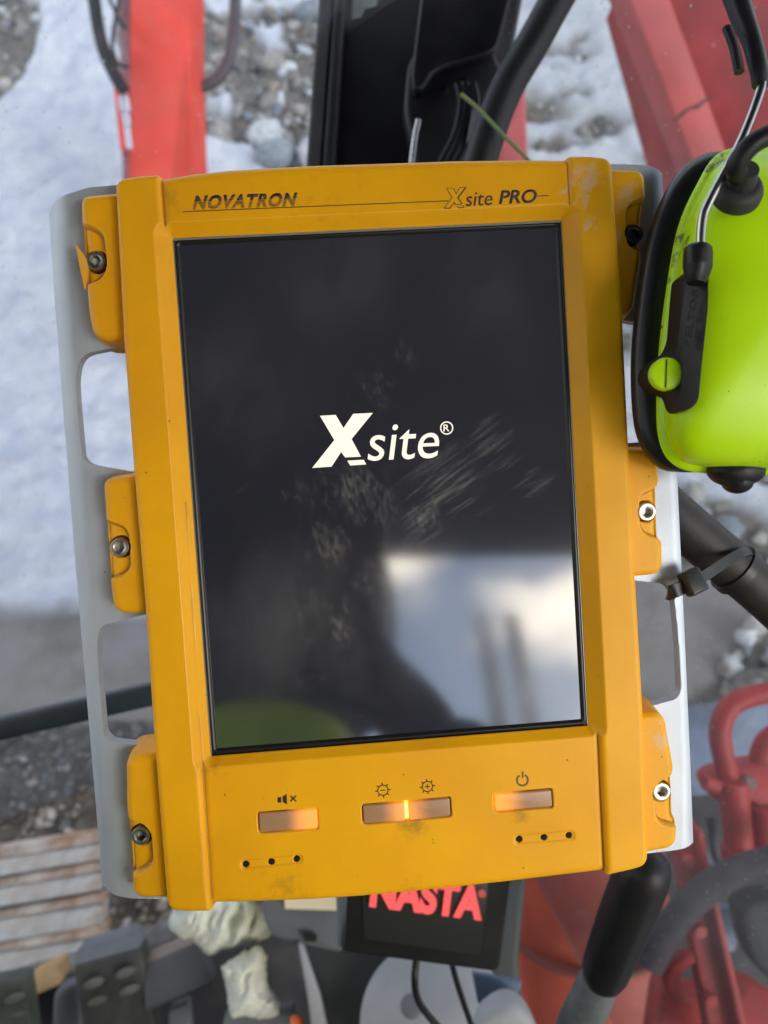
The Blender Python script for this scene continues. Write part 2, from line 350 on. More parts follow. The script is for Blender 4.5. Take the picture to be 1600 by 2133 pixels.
# window panes : real dusty glass
def glass(name, dirt, sc, tint=(.78, .80, .84), t=(.80, .84, .89)):
    tcol = t
    m = bpy.data.materials.new(name); m.use_nodes = True; nt = m.node_tree; nt.nodes.clear(); N = nt.nodes.new; K = nt.links.new
    o = N('ShaderNodeOutputMaterial'); tr = N('ShaderNodeBsdfTransparent'); tr.inputs[0].default_value = (*tcol, 1)
    df = N('ShaderNodeBsdfDiffuse'); df.inputs[0].default_value = (*tint, 1); gl = N('ShaderNodeBsdfGlossy'); gl.inputs['Roughness'].default_value = .02
    t = N('ShaderNodeTexCoord')
    n1 = N('ShaderNodeTexNoise'); n1.inputs['Scale'].default_value = 4; n1.inputs['Detail'].default_value = 6; n1.inputs['Roughness'].default_value = .65; K(t.outputs['Object'], n1.inputs[0])
    r1 = N('ShaderNodeMapRange'); r1.inputs[1].default_value = .35; r1.inputs[2].default_value = .75; r1.inputs[3].default_value = dirt * .4; r1.inputs[4].default_value = dirt * 1.8; K(n1.outputs[0], r1.inputs[0])
    v = N('ShaderNodeTexVoronoi'); v.inputs['Scale'].default_value = sc; K(t.outputs['Object'], v.inputs[0])
    s_ = N('ShaderNodeSeparateColor'); K(v.outputs['Color'], s_.inputs[0])
    pw = N('ShaderNodeMath'); pw.operation = 'POWER'; K(s_.outputs[0], pw.inputs[0]); pw.inputs[1].default_value = 4
    ml = N('ShaderNodeMath'); ml.operation = 'MULTIPLY'; K(pw.outputs[0], ml.inputs[0]); ml.inputs[1].default_value = .22
    su = N('ShaderNodeMath'); su.operation = 'SUBTRACT'; K(ml.outputs[0], su.inputs[0]); K(v.outputs['Distance'], su.inputs[1])
    r2 = N('ShaderNodeMapRange'); r2.inputs[1].default_value = 0; r2.inputs[2].default_value = .06; r2.inputs[4].default_value = .4; K(su.outputs[0], r2.inputs[0])
    ad = N('ShaderNodeMath'); ad.operation = 'ADD'; ad.use_clamp = True; K(r1.outputs[0], ad.inputs[0]); K(r2.outputs[0], ad.inputs[1])
    m1 = N('ShaderNodeMixShader'); K(ad.outputs[0], m1.inputs[0]); K(tr.outputs[0], m1.inputs[1]); K(df.outputs[0], m1.inputs[2])
    m2 = N('ShaderNodeMixShader'); m2.inputs[0].default_value = .012; K(m1.outputs[0], m2.inputs[1]); K(gl.outputs[0], m2.inputs[2]); K(m2.outputs[0], o.inputs[0])
    return m
pil = Vector((.06, .78, 0))
def pane(name, a, b_, z0, z1, m, label):
    a, b_ = Vector(a), Vector(b_); d = (b_ - a).normalized(); n = Vector((-d.y, d.x, 0)) * .005
    V = []
    for q in (a, b_):
        for s in (0, 1):
            for z in (z0, z1): V.append((q.x + n.x * s, q.y + n.y * s, z))
    o = mesh_obj(name, V, [(0, 4, 5, 1), (2, 3, 7, 6), (0, 1, 3, 2), (4, 6, 7, 5), (1, 5, 7, 3), (0, 2, 6, 4)], m); fix_normals(o)
    return tag(o, label, 'window')
pane('window_pane', (-.95, .48), (.05, .945), 1.34, 3.14, glass('front_glass', .035, 140, t=(.87, .92, 1.0)), 'lightly dusty front window pane left of the dark cab pillar')
pane('window_pane', (.085, .91), (.50, -.12), 1.34, 3.14, glass('side_glass', .045, 170, (.80, .78, .80)), 'dirty speckled side window pane right of the dark cab pillar')

# ------------------------------------------------------------------ operator (seen mirrored in the tablet screen)
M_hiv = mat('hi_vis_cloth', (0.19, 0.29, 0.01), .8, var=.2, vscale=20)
M_cloth = mat('dark_cloth', (0.02, 0.021, 0.027), .9, var=.2, vscale=20)
M_skin = mat('skin', (0.45, 0.26, 0.19), .55)
def skin(name, nodes, edges, m, parent, lvl=2):
    me = bpy.data.meshes.new(name); inv = parent.matrix_world.inverted() if parent else Matrix()
    me.from_pydata([tuple(inv @ Vector(n[0])) for n in nodes], edges, []); o = bpy.data.objects.new(name, me); COL.objects.link(o)
    if parent: o.parent = parent
    md = o.modifiers.new('skin', 'SKIN'); md.use_smooth_shade = True
    for i, n in enumerate(nodes):
        s = me.skin_vertices[0].data[i]; s.radius = (n[1], n[2] if len(n) > 2 else n[1]); s.use_root = (i == 0)
    sb = o.modifiers.new('sub', 'SUBSURF'); sb.levels = sb.render_levels = lvl
    me.materials.append(m); return o
pr = empty('person', (-.03, -.42, 1.75), 'person in hi-vis green jacket and dark cap holding a phone, mirrored in the tablet screen', 'person')
zc = 2.6
nodes = [((-.06, -.42, 1.80), .12, .09), ((-.06, -.43, 2.0), .11, .08), ((-.06, -.43, 2.25), .12, .08), ((-.06, -.42, 2.45), .08, .06), ((-.02, -.40, 2.58), .05, .05), ((-.01, -.37, 2.70), .085, .10), ((-.01, -.37, 2.79), .07, .085),
         ((-.20, -.44, 2.44), .06), ((-.29, -.42, 2.18), .045), ((-.30, -.26, 2.02), .03), ((-.30, -.20, 1.98), .026),
         ((.16, -.42, 2.42), .06), ((.24, -.30, 2.22), .045), ((.13, -.20, 2.40), .022), ((.05, -.14, 2.47), .018)]
edges = [(0, 1), (1, 2), (2, 3), (3, 4), (4, 5), (5, 6), (3, 7), (7, 8), (8, 9), (9, 10), (3, 11), (11, 12), (12, 13), (13, 14)]
for s, h in ((-1, 10), (1, 14)):
    hp = nodes[h][0]
    for k in range(5):
        i0 = len(nodes); a = (hp[0] - s * (.012 if k == 4 else .02), hp[1] - .002 + (.004 * k), hp[2] + .018 * k - .02)
        nodes.append((a, .010)); nodes.append(((a[0] - s * .022, a[1] + .008 - .03, a[2] + .006), .008)); edges += [(h, i0), (i0, i0 + 1)]
skin('body', nodes, edges, M_cloth, pr)
jn = [((-.03, -.42, 1.76), .19, .15), ((-.03, -.43, 2.0), .185, .14), ((-.03, -.43, 2.25), .20, .14), ((-.10, -.38, 2.50), .15, .12), ((-.10, -.37, 2.57), .10, .085), ((-.21, -.42, 2.44), .09), ((-.27, -.28, 2.22), .068), ((-.14, -.14, 2.41), .05), ((.16, -.42, 2.44), .09), ((.24, -.30, 2.20), .068), ((.14, -.15, 2.39), .05)]
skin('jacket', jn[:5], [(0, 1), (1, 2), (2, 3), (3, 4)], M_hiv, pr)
skin('sleeve', [((-.20, -.45, 2.44), .085), ((-.29, -.42, 2.18), .07), ((-.30, -.26, 2.02), .05), ((-.30, -.22, 1.995), .045)], [(0, 1), (1, 2), (2, 3)], M_cloth, pr)
skin('sleeve', [((.05, -.42, 2.47), .10), ((.17, -.40, 2.44), .095), ((.24, -.30, 2.22), .075), ((.13, -.20, 2.40), .058), ((.07, -.155, 2.45), .045)], [(0, 1), (1, 2), (2, 3), (3, 4)], M_cloth, pr)
skin('hood', [((-.02, -.40, 2.56), .10, .10), ((-.01, -.39, 2.64), .095, .10), ((-.01, -.385, 2.72), .105, .115), ((-.01, -.385, 2.82), .078, .09)], [(0, 1), (1, 2), (2, 3)], M_cloth, pr)
skin('glove', [((.10, -.18, 2.425), .045), ((.05, -.14, 2.475), .038)] + [((.03 - .002 * k, -.135 - .004 * k, 2.46 + .018 * k), .013) for k in range(5)] + [((.0, -.10, 2.465 + .018 * k), .011) for k in range(5)], [(0, 1)] + [(1, 2 + k) for k in range(5)] + [(2 + k, 7 + k) for k in range(5)], M_cloth, pr)
ph = boxw('smartphone', (0, -.056, 2.569), (.076, .009, .15), Euler((-PITCH, 0, 0)), M_blacks, bev=.003)
tag(ph, 'black phone in the operator\'s hands, mirrored in the tablet screen', 'phone')
seat = empty('driver_seat', (-.05, -.62, 1.3), 'black high-backed driver seat behind the operator, mirrored in the tablet screen', 'seat')
boxw('backrest', (-.05, -.66, 2.1), (.52, .12, .85), Euler((R(-6), 0, 0)), M_cloth, seat, bev=.05)
boxw('headrest', (-.08, -.70, 2.70), (.26, .09, .24), Euler((R(-4), 0, 0)), M_cloth, seat, bev=.04)
boxw('seat_cushion', (-.05, -.42, 1.66), (.52, .5, .14), Euler((0, 0, 0)), M_cloth, seat, bev=.04)
for x_, a_ in ((.50, 'left'), (.595, 'right')):
    o = tube('exhaust_pipe', [(x_ + .04, -1.65, 1.3), (x_ + .04, -1.65, 3.40)], .026, mat('sooty_steel', (.26, .27, .29), .6, .2), seg=20)
    tag(o, f'{a_} of two grey upright pipes mirrored in the bright corner of the screen', 'pipe', 'upright pipes behind the cab')

# ------------------------------------------------------------------ tablet
RT = np.array([[0.9965893927224274, -0.06331757564219566, 0.052919438091669886], [0.06547629827351874, 0.9970478667402226, -0.04010493477327312], [-0.05022386561725869, 0.04343312150382603, 0.9977931284985347]])
TT = np.array([0.683165298, 9.70615939, -318.336611])
mt = Matrix.Identity(4)
for i in range(3):
    for j in range(3): mt[i][j] = RT[i, j]
    mt[i][3] = TT[i] / 1000
tab = empty('site_tablet', (0, 0, 0), 'rugged orange-yellow tablet with a dark screen, grey side handles and six bolts', 'tablet')
tab.matrix_world = MC @ mt; bpy.context.view_layer.update()
def tl(px, py, w=0.0):
    d = np.array([(px - CX) / F, -(py - CY) / F, -1.0]); n = RT[:, 2]; p0 = TT + n * w
    s = (p0 @ n) / (d @ n); q = RT.T @ (d * s - TT); return q[:2]
def TL(pts, w=0.0):
    return [(*tl(p[0], p[1], w), *p[2:]) for p in pts]
G_ = .4
x_ = np.arange(-132, 128, G_); y_ = np.arange(-178, 156, G_); GX, GY = np.meshgrid(x_, y_)
W_, H_ = 158.0, 210.59
def rrect(px, py, hw, hh, r):
    qx = np.abs(px) - hw + r; qy = np.abs(py) - hh + r
    return np.hypot(np.maximum(qx, 0), np.maximum(qy, 0)) + np.minimum(np.maximum(qx, qy), 0) - r
dS = rrect(GX, GY, W_ / 2, H_ / 2, .8)
w0 = 4
center = TL([(330, 373), (400, 361), (480, 352.5), (640, 343), (800, 338), (950, 333), (1100, 331), (1190, 332), (1230, 900), (1268, 1816), (1160, 1829), (1060, 1841), (960, 1852), (860, 1862), (750, 1872), (640, 1879), (540, 1883), (430, 1885), (380, 1000)], w0)
railL = round_poly(TL([(243, 378, 5), (290, 371, 1), (337, 367, 2), (362, 720, 0), (384, 1040, 0), (407, 1380, 0), (425, 1640, 0), (443, 1893, 1.2), (400, 1893, 1), (352, 1891, 5), (325, 1560, 0), (308, 1300, 0), (283, 1000, 0), (260, 700, 0)], w0), 1)
railR = round_poly(TL([(1177, 329, 2), (1225, 329, 1), (1270, 334, 5), (1293, 650, 0), (1306, 930, 0), (1320, 1200, 0), (1337, 1500, 0), (1346, 1798, 5), (1300, 1810, 1), (1258, 1819, 1.2), (1246, 1560, 0), (1229, 1250, 0), (1212, 950, 0), (1196, 660, 0)], w0), 1)
lugs = [  # outline, height
    ([(167, 408, 4), (275, 398, 0), (290, 712, 0), (196, 708, 6), (184, 655, 4), (180, 596, 1.5), (176, 560, .5), (170, 470, 1)], 1.5),
    ([(214, 997, 4), (300, 985, 0), (325, 1279, 0), (237, 1277, 5), (228, 1205, 2), (222, 1120, 1)], 1.5),
    ([(262, 1573, 5), (345, 1563, 0), (365, 1871, 0), (277, 1870, 5), (273, 1785, 2), (263, 1680, 3)], 1.5),
    ([(1255, 352, 0), (1343, 354, 5), (1345, 410, 1), (1339, 440, 2), (1336, 530, 2), (1318, 655, 5), (1275, 660, 0)], 1.5),
    ([(1290, 935, 0), (1368, 932, 7), (1373, 998, 1), (1369, 1015, 1), (1373, 1120, 1), (1380, 1130, 1), (1380, 1195, 5), (1300, 1203, 0)], 1.5),
    ([(1320, 1485, 0), (1383, 1480, 8), (1404, 1600, 3), (1401, 1612, 1), (1404, 1700, 1), (1411, 1712, 1), (1408, 1765, 6), (1330, 1778, 0)], 1.5)]
pockets = [[(150, 462), (207, 482, 3), (221, 496, 3), (227, 562, 3), (214, 585, 2), (160, 603)],
           [(200, 1076), (262, 1096, 3), (272, 1112, 2), (276, 1180, 3), (264, 1195, 2), (215, 1210)],
           [(245, 1694), (305, 1712, 3), (318, 1732, 2), (323, 1788, 3), (312, 1802, 2), (255, 1828)],
           [(1360, 410), (1304, 430, 2), (1300, 445, 2), (1301, 508, 3), (1312, 522, 2), (1350, 532)],
           [(1390, 1002), (1331, 1030, 3), (1327, 1050, 2), (1329, 1096, 3), (1340, 1112, 2), (1395, 1130)],
           [(1420, 1600), (1364, 1626, 3), (1360, 1650, 2), (1362, 1700, 3), (1374, 1709, 2), (1425, 1722)]]
screws = [(199, 543), (249, 1140), (293, 1742), (1322, 487), (1348, 1066), (1378.5, 1650)]
def prof(d, r):
    q = np.clip(d, 0, r); return r - np.sqrt(np.maximum(r * r - (r - q) ** 2, 0)) + np.where(d < 0, -d * 7, 0)
dC = -sdf_poly(GX, GY, center); dL = -sdf_poly(GX, GY, railL); dR = -sdf_poly(GX, GY, railR)
Hc = np.where(GY > 0, 6.2, 5.0) + 0.0
# gentle crown of the top and bottom panels
h = Hc - prof(dC, 4.5)
# rails : tall on the outside with a slow crown
for d_ in (dL, dR):
    hr = 7.4 - prof(d_, 2.6); h = np.maximum(h, np.where(d_ > -2.6, hr, -99))
lugd = []; wob = []
for (pts, hh), pc, sc in zip(lugs, pockets, screws):
    q = round_poly(TL(pts, 0), 1); d_ = -sdf_poly(GX, GY, q); lugd.append(d_)
    k_ = 3.6 if sc[0] < 800 else 3.0
    hl = hh - prof(d_, k_)
    pk_ = -sdf_poly(GX, GY, round_poly(TL(pc, -2), 2))
    hl = np.where(d_ > -2.4, hl - np.clip((pk_ + .6) / 1.2, 0, 1) ** 1.3 * 3.6 * np.clip(d_ / .6 + .3, 0, 1), hl)
    c = tl(sc[0], sc[1], -2); rr = np.hypot(GX - c[0], GY - c[1]); toC = 1 if sc[0] < 800 else -1
    rr2 = np.hypot(GX - c[0] - toC * .55, GY - c[1] + (.5 if sc[1] < 1500 and sc[1] > 100 and sc[1] < 900 else -.2 if sc[1] < 1500 else -.6))
    hl = np.where((rr2 < 4.7) & (d_ > -1), np.minimum(hl, -7.5 + np.clip((rr2 - 4.2) * 10, 0, 5)), hl)
    h = np.maximum(h, hl)
Fo = -np.maximum.reduce([dC, dL, dR] + lugd)
# chamfer down to the screen
h = np.minimum(h, 1.4 + dS * .98)
# recessed bottom panel and its sharp right border
bp = -sdf_poly(GX, GY, round_poly(TL([(431, 1598, 1), (1243, 1528, 1), (1259, 1830, 0), (443, 1900, 0)], 4), .6))
h = np.where((GY < 0) & (dC > 2) & (dS > 3) & (bp > 0) & (dL < 0) & (dR < 0), np.minimum(h, 5.0), h)
# buttons, speaker grooves and holes
def cut(pts, w, r, depth, marg=.35):
    global h
    d_ = sdf_poly(GX, GY, round_poly(TL(pts, w), r)); h = np.where(d_ < marg + .2, h - depth * np.clip((marg + .2 - d_) / .45, 0, 1), h)
    return d_
btn = [[(539, 1694), (660, 1686), (662, 1726), (541, 1734)], [(756, 1678), (843, 1672), (845, 1710), (758, 1716)], [(852, 1671), (937, 1662), (939, 1700), (854, 1709)], [(1030, 1655), (1149, 1645), (1151, 1681), (1032, 1690)]]
btncut = [btn[0], [(756, 1678), (937, 1662), (939, 1700), (758, 1716)], btn[3]]
for q in btncut: cut(q, 5, 1.0, 4.0)
holes = [[(512, 1801), (565, 1796), (618, 1790)], [(1082, 1749), (1133.5, 1745), (1185, 1741)]]
for g in holes:
    (x0, y0), (x1, y1) = g[0], g[2]
    cut([(x0 - 11, y0 - 9), (x1 + 11, y1 - 10), (x1 + 12, y1 + 9), (x0 - 10, y0 + 10)], 5, 1.6, .38, .1)
    for p_ in g:
        c = tl(*p_, 5); rr = np.hypot(GX - c[0], GY - c[1]); h = np.where(rr < 1.35, np.minimum(h, -1 + np.clip((rr - .95) * 16, 0, 6)), h)
h = h + .05 * fbm(GX * .08, GY * .08, 3, 61)
h = np.maximum(h, -17)
def field(name, Fd, hgt, mat_, parent, step=G_, zadd=0.0, thick=0):
    keep = (Fd < step * .75); kc = keep[:-1, :-1] & keep[1:, :-1] & keep[:-1, 1:] & keep[1:, 1:]
    gy, gx = np.gradient(Fd, step); gn = np.maximum(np.hypot(gx, gy), .3)
    mv = np.where(np.abs(Fd) < step * .75, Fd, 0); PX = GX - mv * gx / gn ** 2; PY = GY - mv * gy / gn ** 2
    idx = np.arange(GX.size).reshape(GX.shape)
    fc = np.stack([idx[:-1, :-1], idx[:-1, 1:], idx[1:, 1:], idx[1:, :-1]], -1)[kc]
    us, inv = np.unique(fc, return_inverse=True)
    V = np.stack([PX.ravel()[us], PY.ravel()[us], hgt.ravel()[us] + zadd], -1) * .001
    q = inv.reshape(-1, 4)
    if thick:
        n = len(V); Ed = np.concatenate([q[:, [0, 1]], q[:, [1, 2]], q[:, [2, 3]], q[:, [3, 0]]])
        _, fi, ct = np.unique(np.sort(Ed, 1), axis=0, return_index=True, return_counts=True); be = Ed[fi[ct == 1]]
        V2 = V - [0, 0, thick]; m = {k: i for i, k in enumerate(np.unique(be))}; kk = np.array(list(m.keys())); mp_ = np.full(n, -1); mp_[kk] = np.arange(len(kk))
        base = 2 * n; V = np.concatenate([V, V2, V[kk], V2[kk]]); nk = len(kk)
        side = np.stack([mp_[be[:, 1]], mp_[be[:, 0]], mp_[be[:, 0]] + nk, mp_[be[:, 1]] + nk], -1) + base
        q = np.concatenate([q, q[:, ::-1] + n, side])
    return mesh_obj(name, V, q, mat_, parent, world=False, smooth=True)
# yellow plastic with grime, specks and scuffs
M_yel = mat('orange_yellow_plastic', (0.93, 0.45, 0.006), .40, var=.05, vscale=25, bump=.07, bscale=1500, col2=(.84, .37, .007), c2range=(.42, .7), c2scale=9,
            spec=.3, specks=[(190, .11, (.16, .08, .02), .7), (420, .10, (.30, .15, .03), .45)], rvar=.05)
nt = M_yel.node_tree; N = nt.nodes.new; K = nt.links.new; b = nt.nodes['Principled BSDF']
def region_mask(N, K, spots, scale, lo, hi, stretch=(1, 1, 1), rot=0, detail=6, grit=0):
    """noise-broken marks confined to soft round regions (object space, metres)"""
    t = N('ShaderNodeTexCoord'); tot = None
    for (cx, cy, rad, st) in spots:
        vm = N('ShaderNodeVectorMath'); vm.operation = 'DISTANCE'
        fl_ = N('ShaderNodeVectorMath'); fl_.operation = 'MULTIPLY'; fl_.inputs[1].default_value = (1, 1, 0); K(t.outputs['Object'], fl_.inputs[0])
        K(fl_.outputs[0], vm.inputs[0]); vm.inputs[1].default_value = (cx * .001, cy * .001, 0)
        r_ = N('ShaderNodeMapRange'); r_.interpolation_type = 'SMOOTHSTEP'; r_.inputs[1].default_value = rad * .001; r_.inputs[2].default_value = 0; r_.inputs[4].default_value = st; K(vm.outputs['Value'], r_.inputs[0])
        if tot is None: tot = r_.outputs[0]
        else:
            m = N('ShaderNodeMath'); m.operation = 'MAXIMUM'; K(tot, m.inputs[0]); K(r_.outputs[0], m.inputs[1]); tot = m.outputs[0]
    mp_ = N('ShaderNodeMapping'); mp_.inputs['Rotation'].default_value = (0, 0, rot); K(t.outputs['Object'], mp_.inputs[0])
    mp2 = N('ShaderNodeMapping'); mp2.inputs['Scale'].default_value = stretch; K(mp_.outputs[0], mp2.inputs[0])
    n = N('ShaderNodeTexNoise'); n.inputs['Scale'].default_value = scale; n.inputs['Detail'].default_value = detail; n.inputs['Roughness'].default_value = .68; K(mp2.outputs[0], n.inputs[0])
    ad = N('ShaderNodeMath'); ad.operation = 'MULTIPLY_ADD'; K(tot, ad.inputs[0]); ad.inputs[1].default_value = .3; K(n.outputs[0], ad.inputs[2])
    r_ = N('ShaderNodeMapRange'); r_.inputs[1].default_value = lo; r_.inputs[2].default_value = hi; K(ad.outputs[0], r_.inputs[0])
    m = N('ShaderNodeMath'); m.operation = 'MULTIPLY'; K(r_.outputs[0], m.inputs[0]); K(tot, m.inputs[1])
    if not grit: return m.outputs[0]
    n2 = N('ShaderNodeTexNoise'); n2.inputs['Scale'].default_value = scale * grit; n2.inputs['Detail'].default_value = 3; K(mp2.outputs[0], n2.inputs[0])
    r2 = N('ShaderNodeMapRange'); r2.inputs[1].default_value = .40; r2.inputs[2].default_value = .62; r2.inputs[3].default_value = .12; K(n2.outputs[0], r2.inputs[0])
    m2 = N('ShaderNodeMath'); m2.operation = 'MULTIPLY'; K(m.outputs[0], m2.inputs[0]); K(r2.outputs[0], m2.inputs[1]); return m2.outputs[0]
def T2(px, py, w, rad, st): q = tl(px, py, w); return (q[0], q[1], rad, st)
scf = region_mask(N, K, [T2(1225, 390, 6, 20, 1), T2(1300, 400, 2, 16, .9), T2(1300, 500, 2, 12, .8), T2(1225, 480, 6, 10, .9), T2(1370, 1530, 1, 15, 1), T2(1185, 410, 6, 12, .8)], 190, .70, .80, (1, .6, 1), .5, 4)
grm = region_mask(N, K, [T2(600, 1850, 5, 20, .7), T2(860, 1718, 5, 13, 1), T2(850, 1840, 5, 12, .6), T2(360, 420, 6, 14, .6), T2(440, 1600, 5, 10, .8), T2(1080, 1700, 5, 9, .8), T2(640, 440, 6, 60, .35)], 160, .62, .85)
src = b.inputs['Base Color'].links[0].from_socket
for f_, c_, o_ in ((grm, (.20, .12, .03), .6), (scf, (.78, .50, .30), .75)):
    ml = N('ShaderNodeMath'); ml.operation = 'MULTIPLY'; K(f_, ml.inputs[0]); ml.inputs[1].default_value = o_
    x = N('ShaderNodeMix'); x.data_type = 'RGBA'; K(ml.outputs[0], x.inputs[0]); K(src, x.inputs[6]); x.inputs[7].default_value = (*c_, 1); src = x.outputs[2]
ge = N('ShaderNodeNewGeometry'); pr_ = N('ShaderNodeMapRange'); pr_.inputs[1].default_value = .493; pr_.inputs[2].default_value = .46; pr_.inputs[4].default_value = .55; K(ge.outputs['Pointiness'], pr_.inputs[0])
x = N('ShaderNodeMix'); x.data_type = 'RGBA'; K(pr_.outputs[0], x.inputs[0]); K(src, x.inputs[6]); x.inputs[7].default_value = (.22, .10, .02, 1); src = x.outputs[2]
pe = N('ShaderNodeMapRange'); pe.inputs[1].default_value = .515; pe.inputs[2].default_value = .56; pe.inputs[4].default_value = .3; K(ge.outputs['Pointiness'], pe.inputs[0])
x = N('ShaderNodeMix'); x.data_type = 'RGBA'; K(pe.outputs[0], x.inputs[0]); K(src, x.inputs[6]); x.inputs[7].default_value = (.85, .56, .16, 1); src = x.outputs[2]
K(src, b.inputs['Base Color'])
Fs = np.maximum(Fo - 2.3, -(dS - .05))
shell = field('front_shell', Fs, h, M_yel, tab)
# plastic sliver torn up beside the top left bolt
def prism(name, polys, z0, z1, m, parent):
    V, Fc = [], []
    for q in polys:
        q = [tuple(a_[:2]) for a_ in q]
        ar = sum(q[i - 1][0] * q[i][1] - q[i][0] * q[i - 1][1] for i in range(len(q)))
        if ar < 0: q = q[::-1]
        n = len(q); o = len(V); V += [(a_[0] * .001, a_[1] * .001, z1 * .001) for a_ in q] + [(a_[0] * .001, a_[1] * .001, z0 * .001) for a_ in q]
        Fc.append(tuple(range(o, o + n))); Fc.append(tuple(range(o + n, o + 2 * n))[::-1])
        Fc += [(o + i, o + i + n, o + (i + 1) % n + n, o + (i + 1) % n) for i in range(n)]
    return mesh_obj(name, V, Fc, m, parent, world=False)
sl = prism('torn_edge', [TL([(157, 507), (172, 527), (181, 540), (184, 560), (179, 598), (176, 602), (168, 565)], -1)], -2.6, -1.0, M_yel, tab)
sl['label'] = 'torn orange plastic sliver'
# back cover
M_back = mat('black_back_cover', (.02, .02, .02), .6)
prism('back_cover', [round_poly(TL([(300, 440), (1210, 400), (1260, 1740), (400, 1810)], 0), 8)], -34, -6, M_back, tab)
# screen gasket
dG = rrect(GX, GY, W_ / 2 - 2.5, H_ / 2 - 2.5, .6)
hg = .1 + np.clip((dG) / 1.0, 0, 1) * 1.0 - np.clip((dG - 1.6) / .8, 0, 1) * .4
M_gask = mat('gasket', (0.012, 0.012, 0.014), .35, var=.3, vscale=60, specks=[(500, .1, (.2, .18, .16), .6)])
field('bezel_gasket', np.maximum(dS + .03, -dG), hg, M_gask, tab)
# bright metal line between gasket and plastic
M_trim = mat('pale_trim', (.5, .5, .46), .3, .6)
fr = []
hw, hh = W_ / 2 - .02, H_ / 2 - .02
fr.append([(-hw, hh - .75), (hw, hh - .75), (hw, hh), (-hw, hh)]); fr.append([(-hw, -hh), (-hw + .35, -hh), (-hw + .35, hh - .8), (-hw, hh - .8)]); fr.append([(hw - .22, -hh), (hw, -hh), (hw, hh - .8), (hw - .22, hh - .8)])
prism('screen_trim', fr, .3, 1.32, M_trim, tab)
# screen
M_scr = bpy.data.materials.new('lcd_screen'); M_scr.use_nodes = True; nt = M_scr.node_tree; b = nt.nodes['Principled BSDF']; N = nt.nodes.new; K = nt.links.new
b.inputs['IOR'].default_value = 3.9; b.inputs['Specular IOR Level'].default_value = .5
b.inputs['Emission Color'].default_value = (.55, .58, .76, 1); b.inputs['Emission Strength'].default_value = .018
sm1 = region_mask(N, K, [T2(745, 1040, 0, 34, 1.0), T2(800, 800, 0, 24, .8), T2(700, 1130, 0, 30, .9), T2(690, 1290, 0, 34, .85), T2(835, 735, 0, 14, .8), T2(600, 1020, 0, 24, .6), T2(770, 1200, 0, 26, .8), T2(620, 1400, 0, 30, .5), T2(880, 1080, 0, 18, .8)], 75, .66, .86, (1, .45, 1), -.2, 8, 7)
sm2 = region_mask(N, K, [T2(930, 1000, 0, 36, 1.0), T2(1030, 930, 0, 28, .8), T2(880, 1080, 0, 22, .9), T2(1110, 1010, 0, 20, .7), T2(800, 960, 0, 24, .5), T2(520, 1010, 0, 14, .5)], 110, .64, .86, (.25, 2.2, 1), -.55, 8, 3)
sm3 = region_mask(N, K, [T2(600, 1300, 0, 70, .8), T2(720, 560, 0, 60, .6), T2(1050, 600, 0, 60, .5), T2(1120, 1450, 0, 40, .8), T2(480, 800, 0, 60, .5), T2(900, 1300, 0, 60, .8)], 22, .50, .95, (1, .6, 1), .3, 8)
t = N('ShaderNodeTexCoord'); v_ = N('ShaderNodeTexVoronoi'); v_.inputs['Scale'].default_value = 800; K(t.outputs['Object'], v_.inputs[0])
s_ = N('ShaderNodeSeparateColor'); K(v_.outputs['Color'], s_.inputs[0]); pw = N('ShaderNodeMath'); pw.operation = 'POWER'; K(s_.outputs[0], pw.inputs[0]); pw.inputs[1].default_value = 9
ml = N('ShaderNodeMath'); ml.operation = 'MULTIPLY'; K(pw.outputs[0], ml.inputs[0]); ml.inputs[1].default_value = .22
su = N('ShaderNodeMath'); su.operation = 'SUBTRACT'; K(ml.outputs[0], su.inputs[0]); K(v_.outputs['Distance'], su.inputs[1])
dr = N('ShaderNodeMapRange'); dr.inputs[1].default_value = 0; dr.inputs[2].default_value = .05; dr.inputs[4].default_value = .45; K(su.outputs[0], dr.inputs[0])
tot = None
for q, s_ in ((sm1, .26), (sm2, .26), (sm3, .20), (dr.outputs[0], .45)):
    m_ = N('ShaderNodeMath'); m_.operation = 'MULTIPLY_ADD'; K(q, m_.inputs[0]); m_.inputs[1].default_value = s_
    if tot: K(tot, m_.inputs[2])
    else: m_.inputs[2].default_value = 0.0
    tot = m_.outputs[0]
x = N('ShaderNodeMix'); x.data_type = 'RGBA'; x.inputs[6].default_value = (.006, .006, .008, 1); x.inputs[7].default_value = (.62, .60, .55, 1); K(tot, x.inputs[0]); K(x.outputs[2], b.inputs['Base Color'])
rr_ = N('ShaderNodeMath'); rr_.operation = 'MULTIPLY_ADD'; K(tot, rr_.inputs[0]); rr_.inputs[1].default_value = .25; rr_.inputs[2].default_value = .07; K(rr_.outputs[0], b.inputs['Roughness'])
scr = prism('screen', [[(-W_ / 2 + 1, -H_ / 2 + 1), (W_ / 2 - 1, -H_ / 2 + 1), (W_ / 2 - 1, H_ / 2 - 1), (-W_ / 2 + 1, H_ / 2 - 1)]], -4, 0, M_scr, tab)
M_logo = emis('lit_logo', (1.0, .93, .78), .78, (.1, .1, .1))
def Z3(pts, sx, ox, oy): return [(p[0] / sx + ox, p[1] / sx + oy) for p in pts]
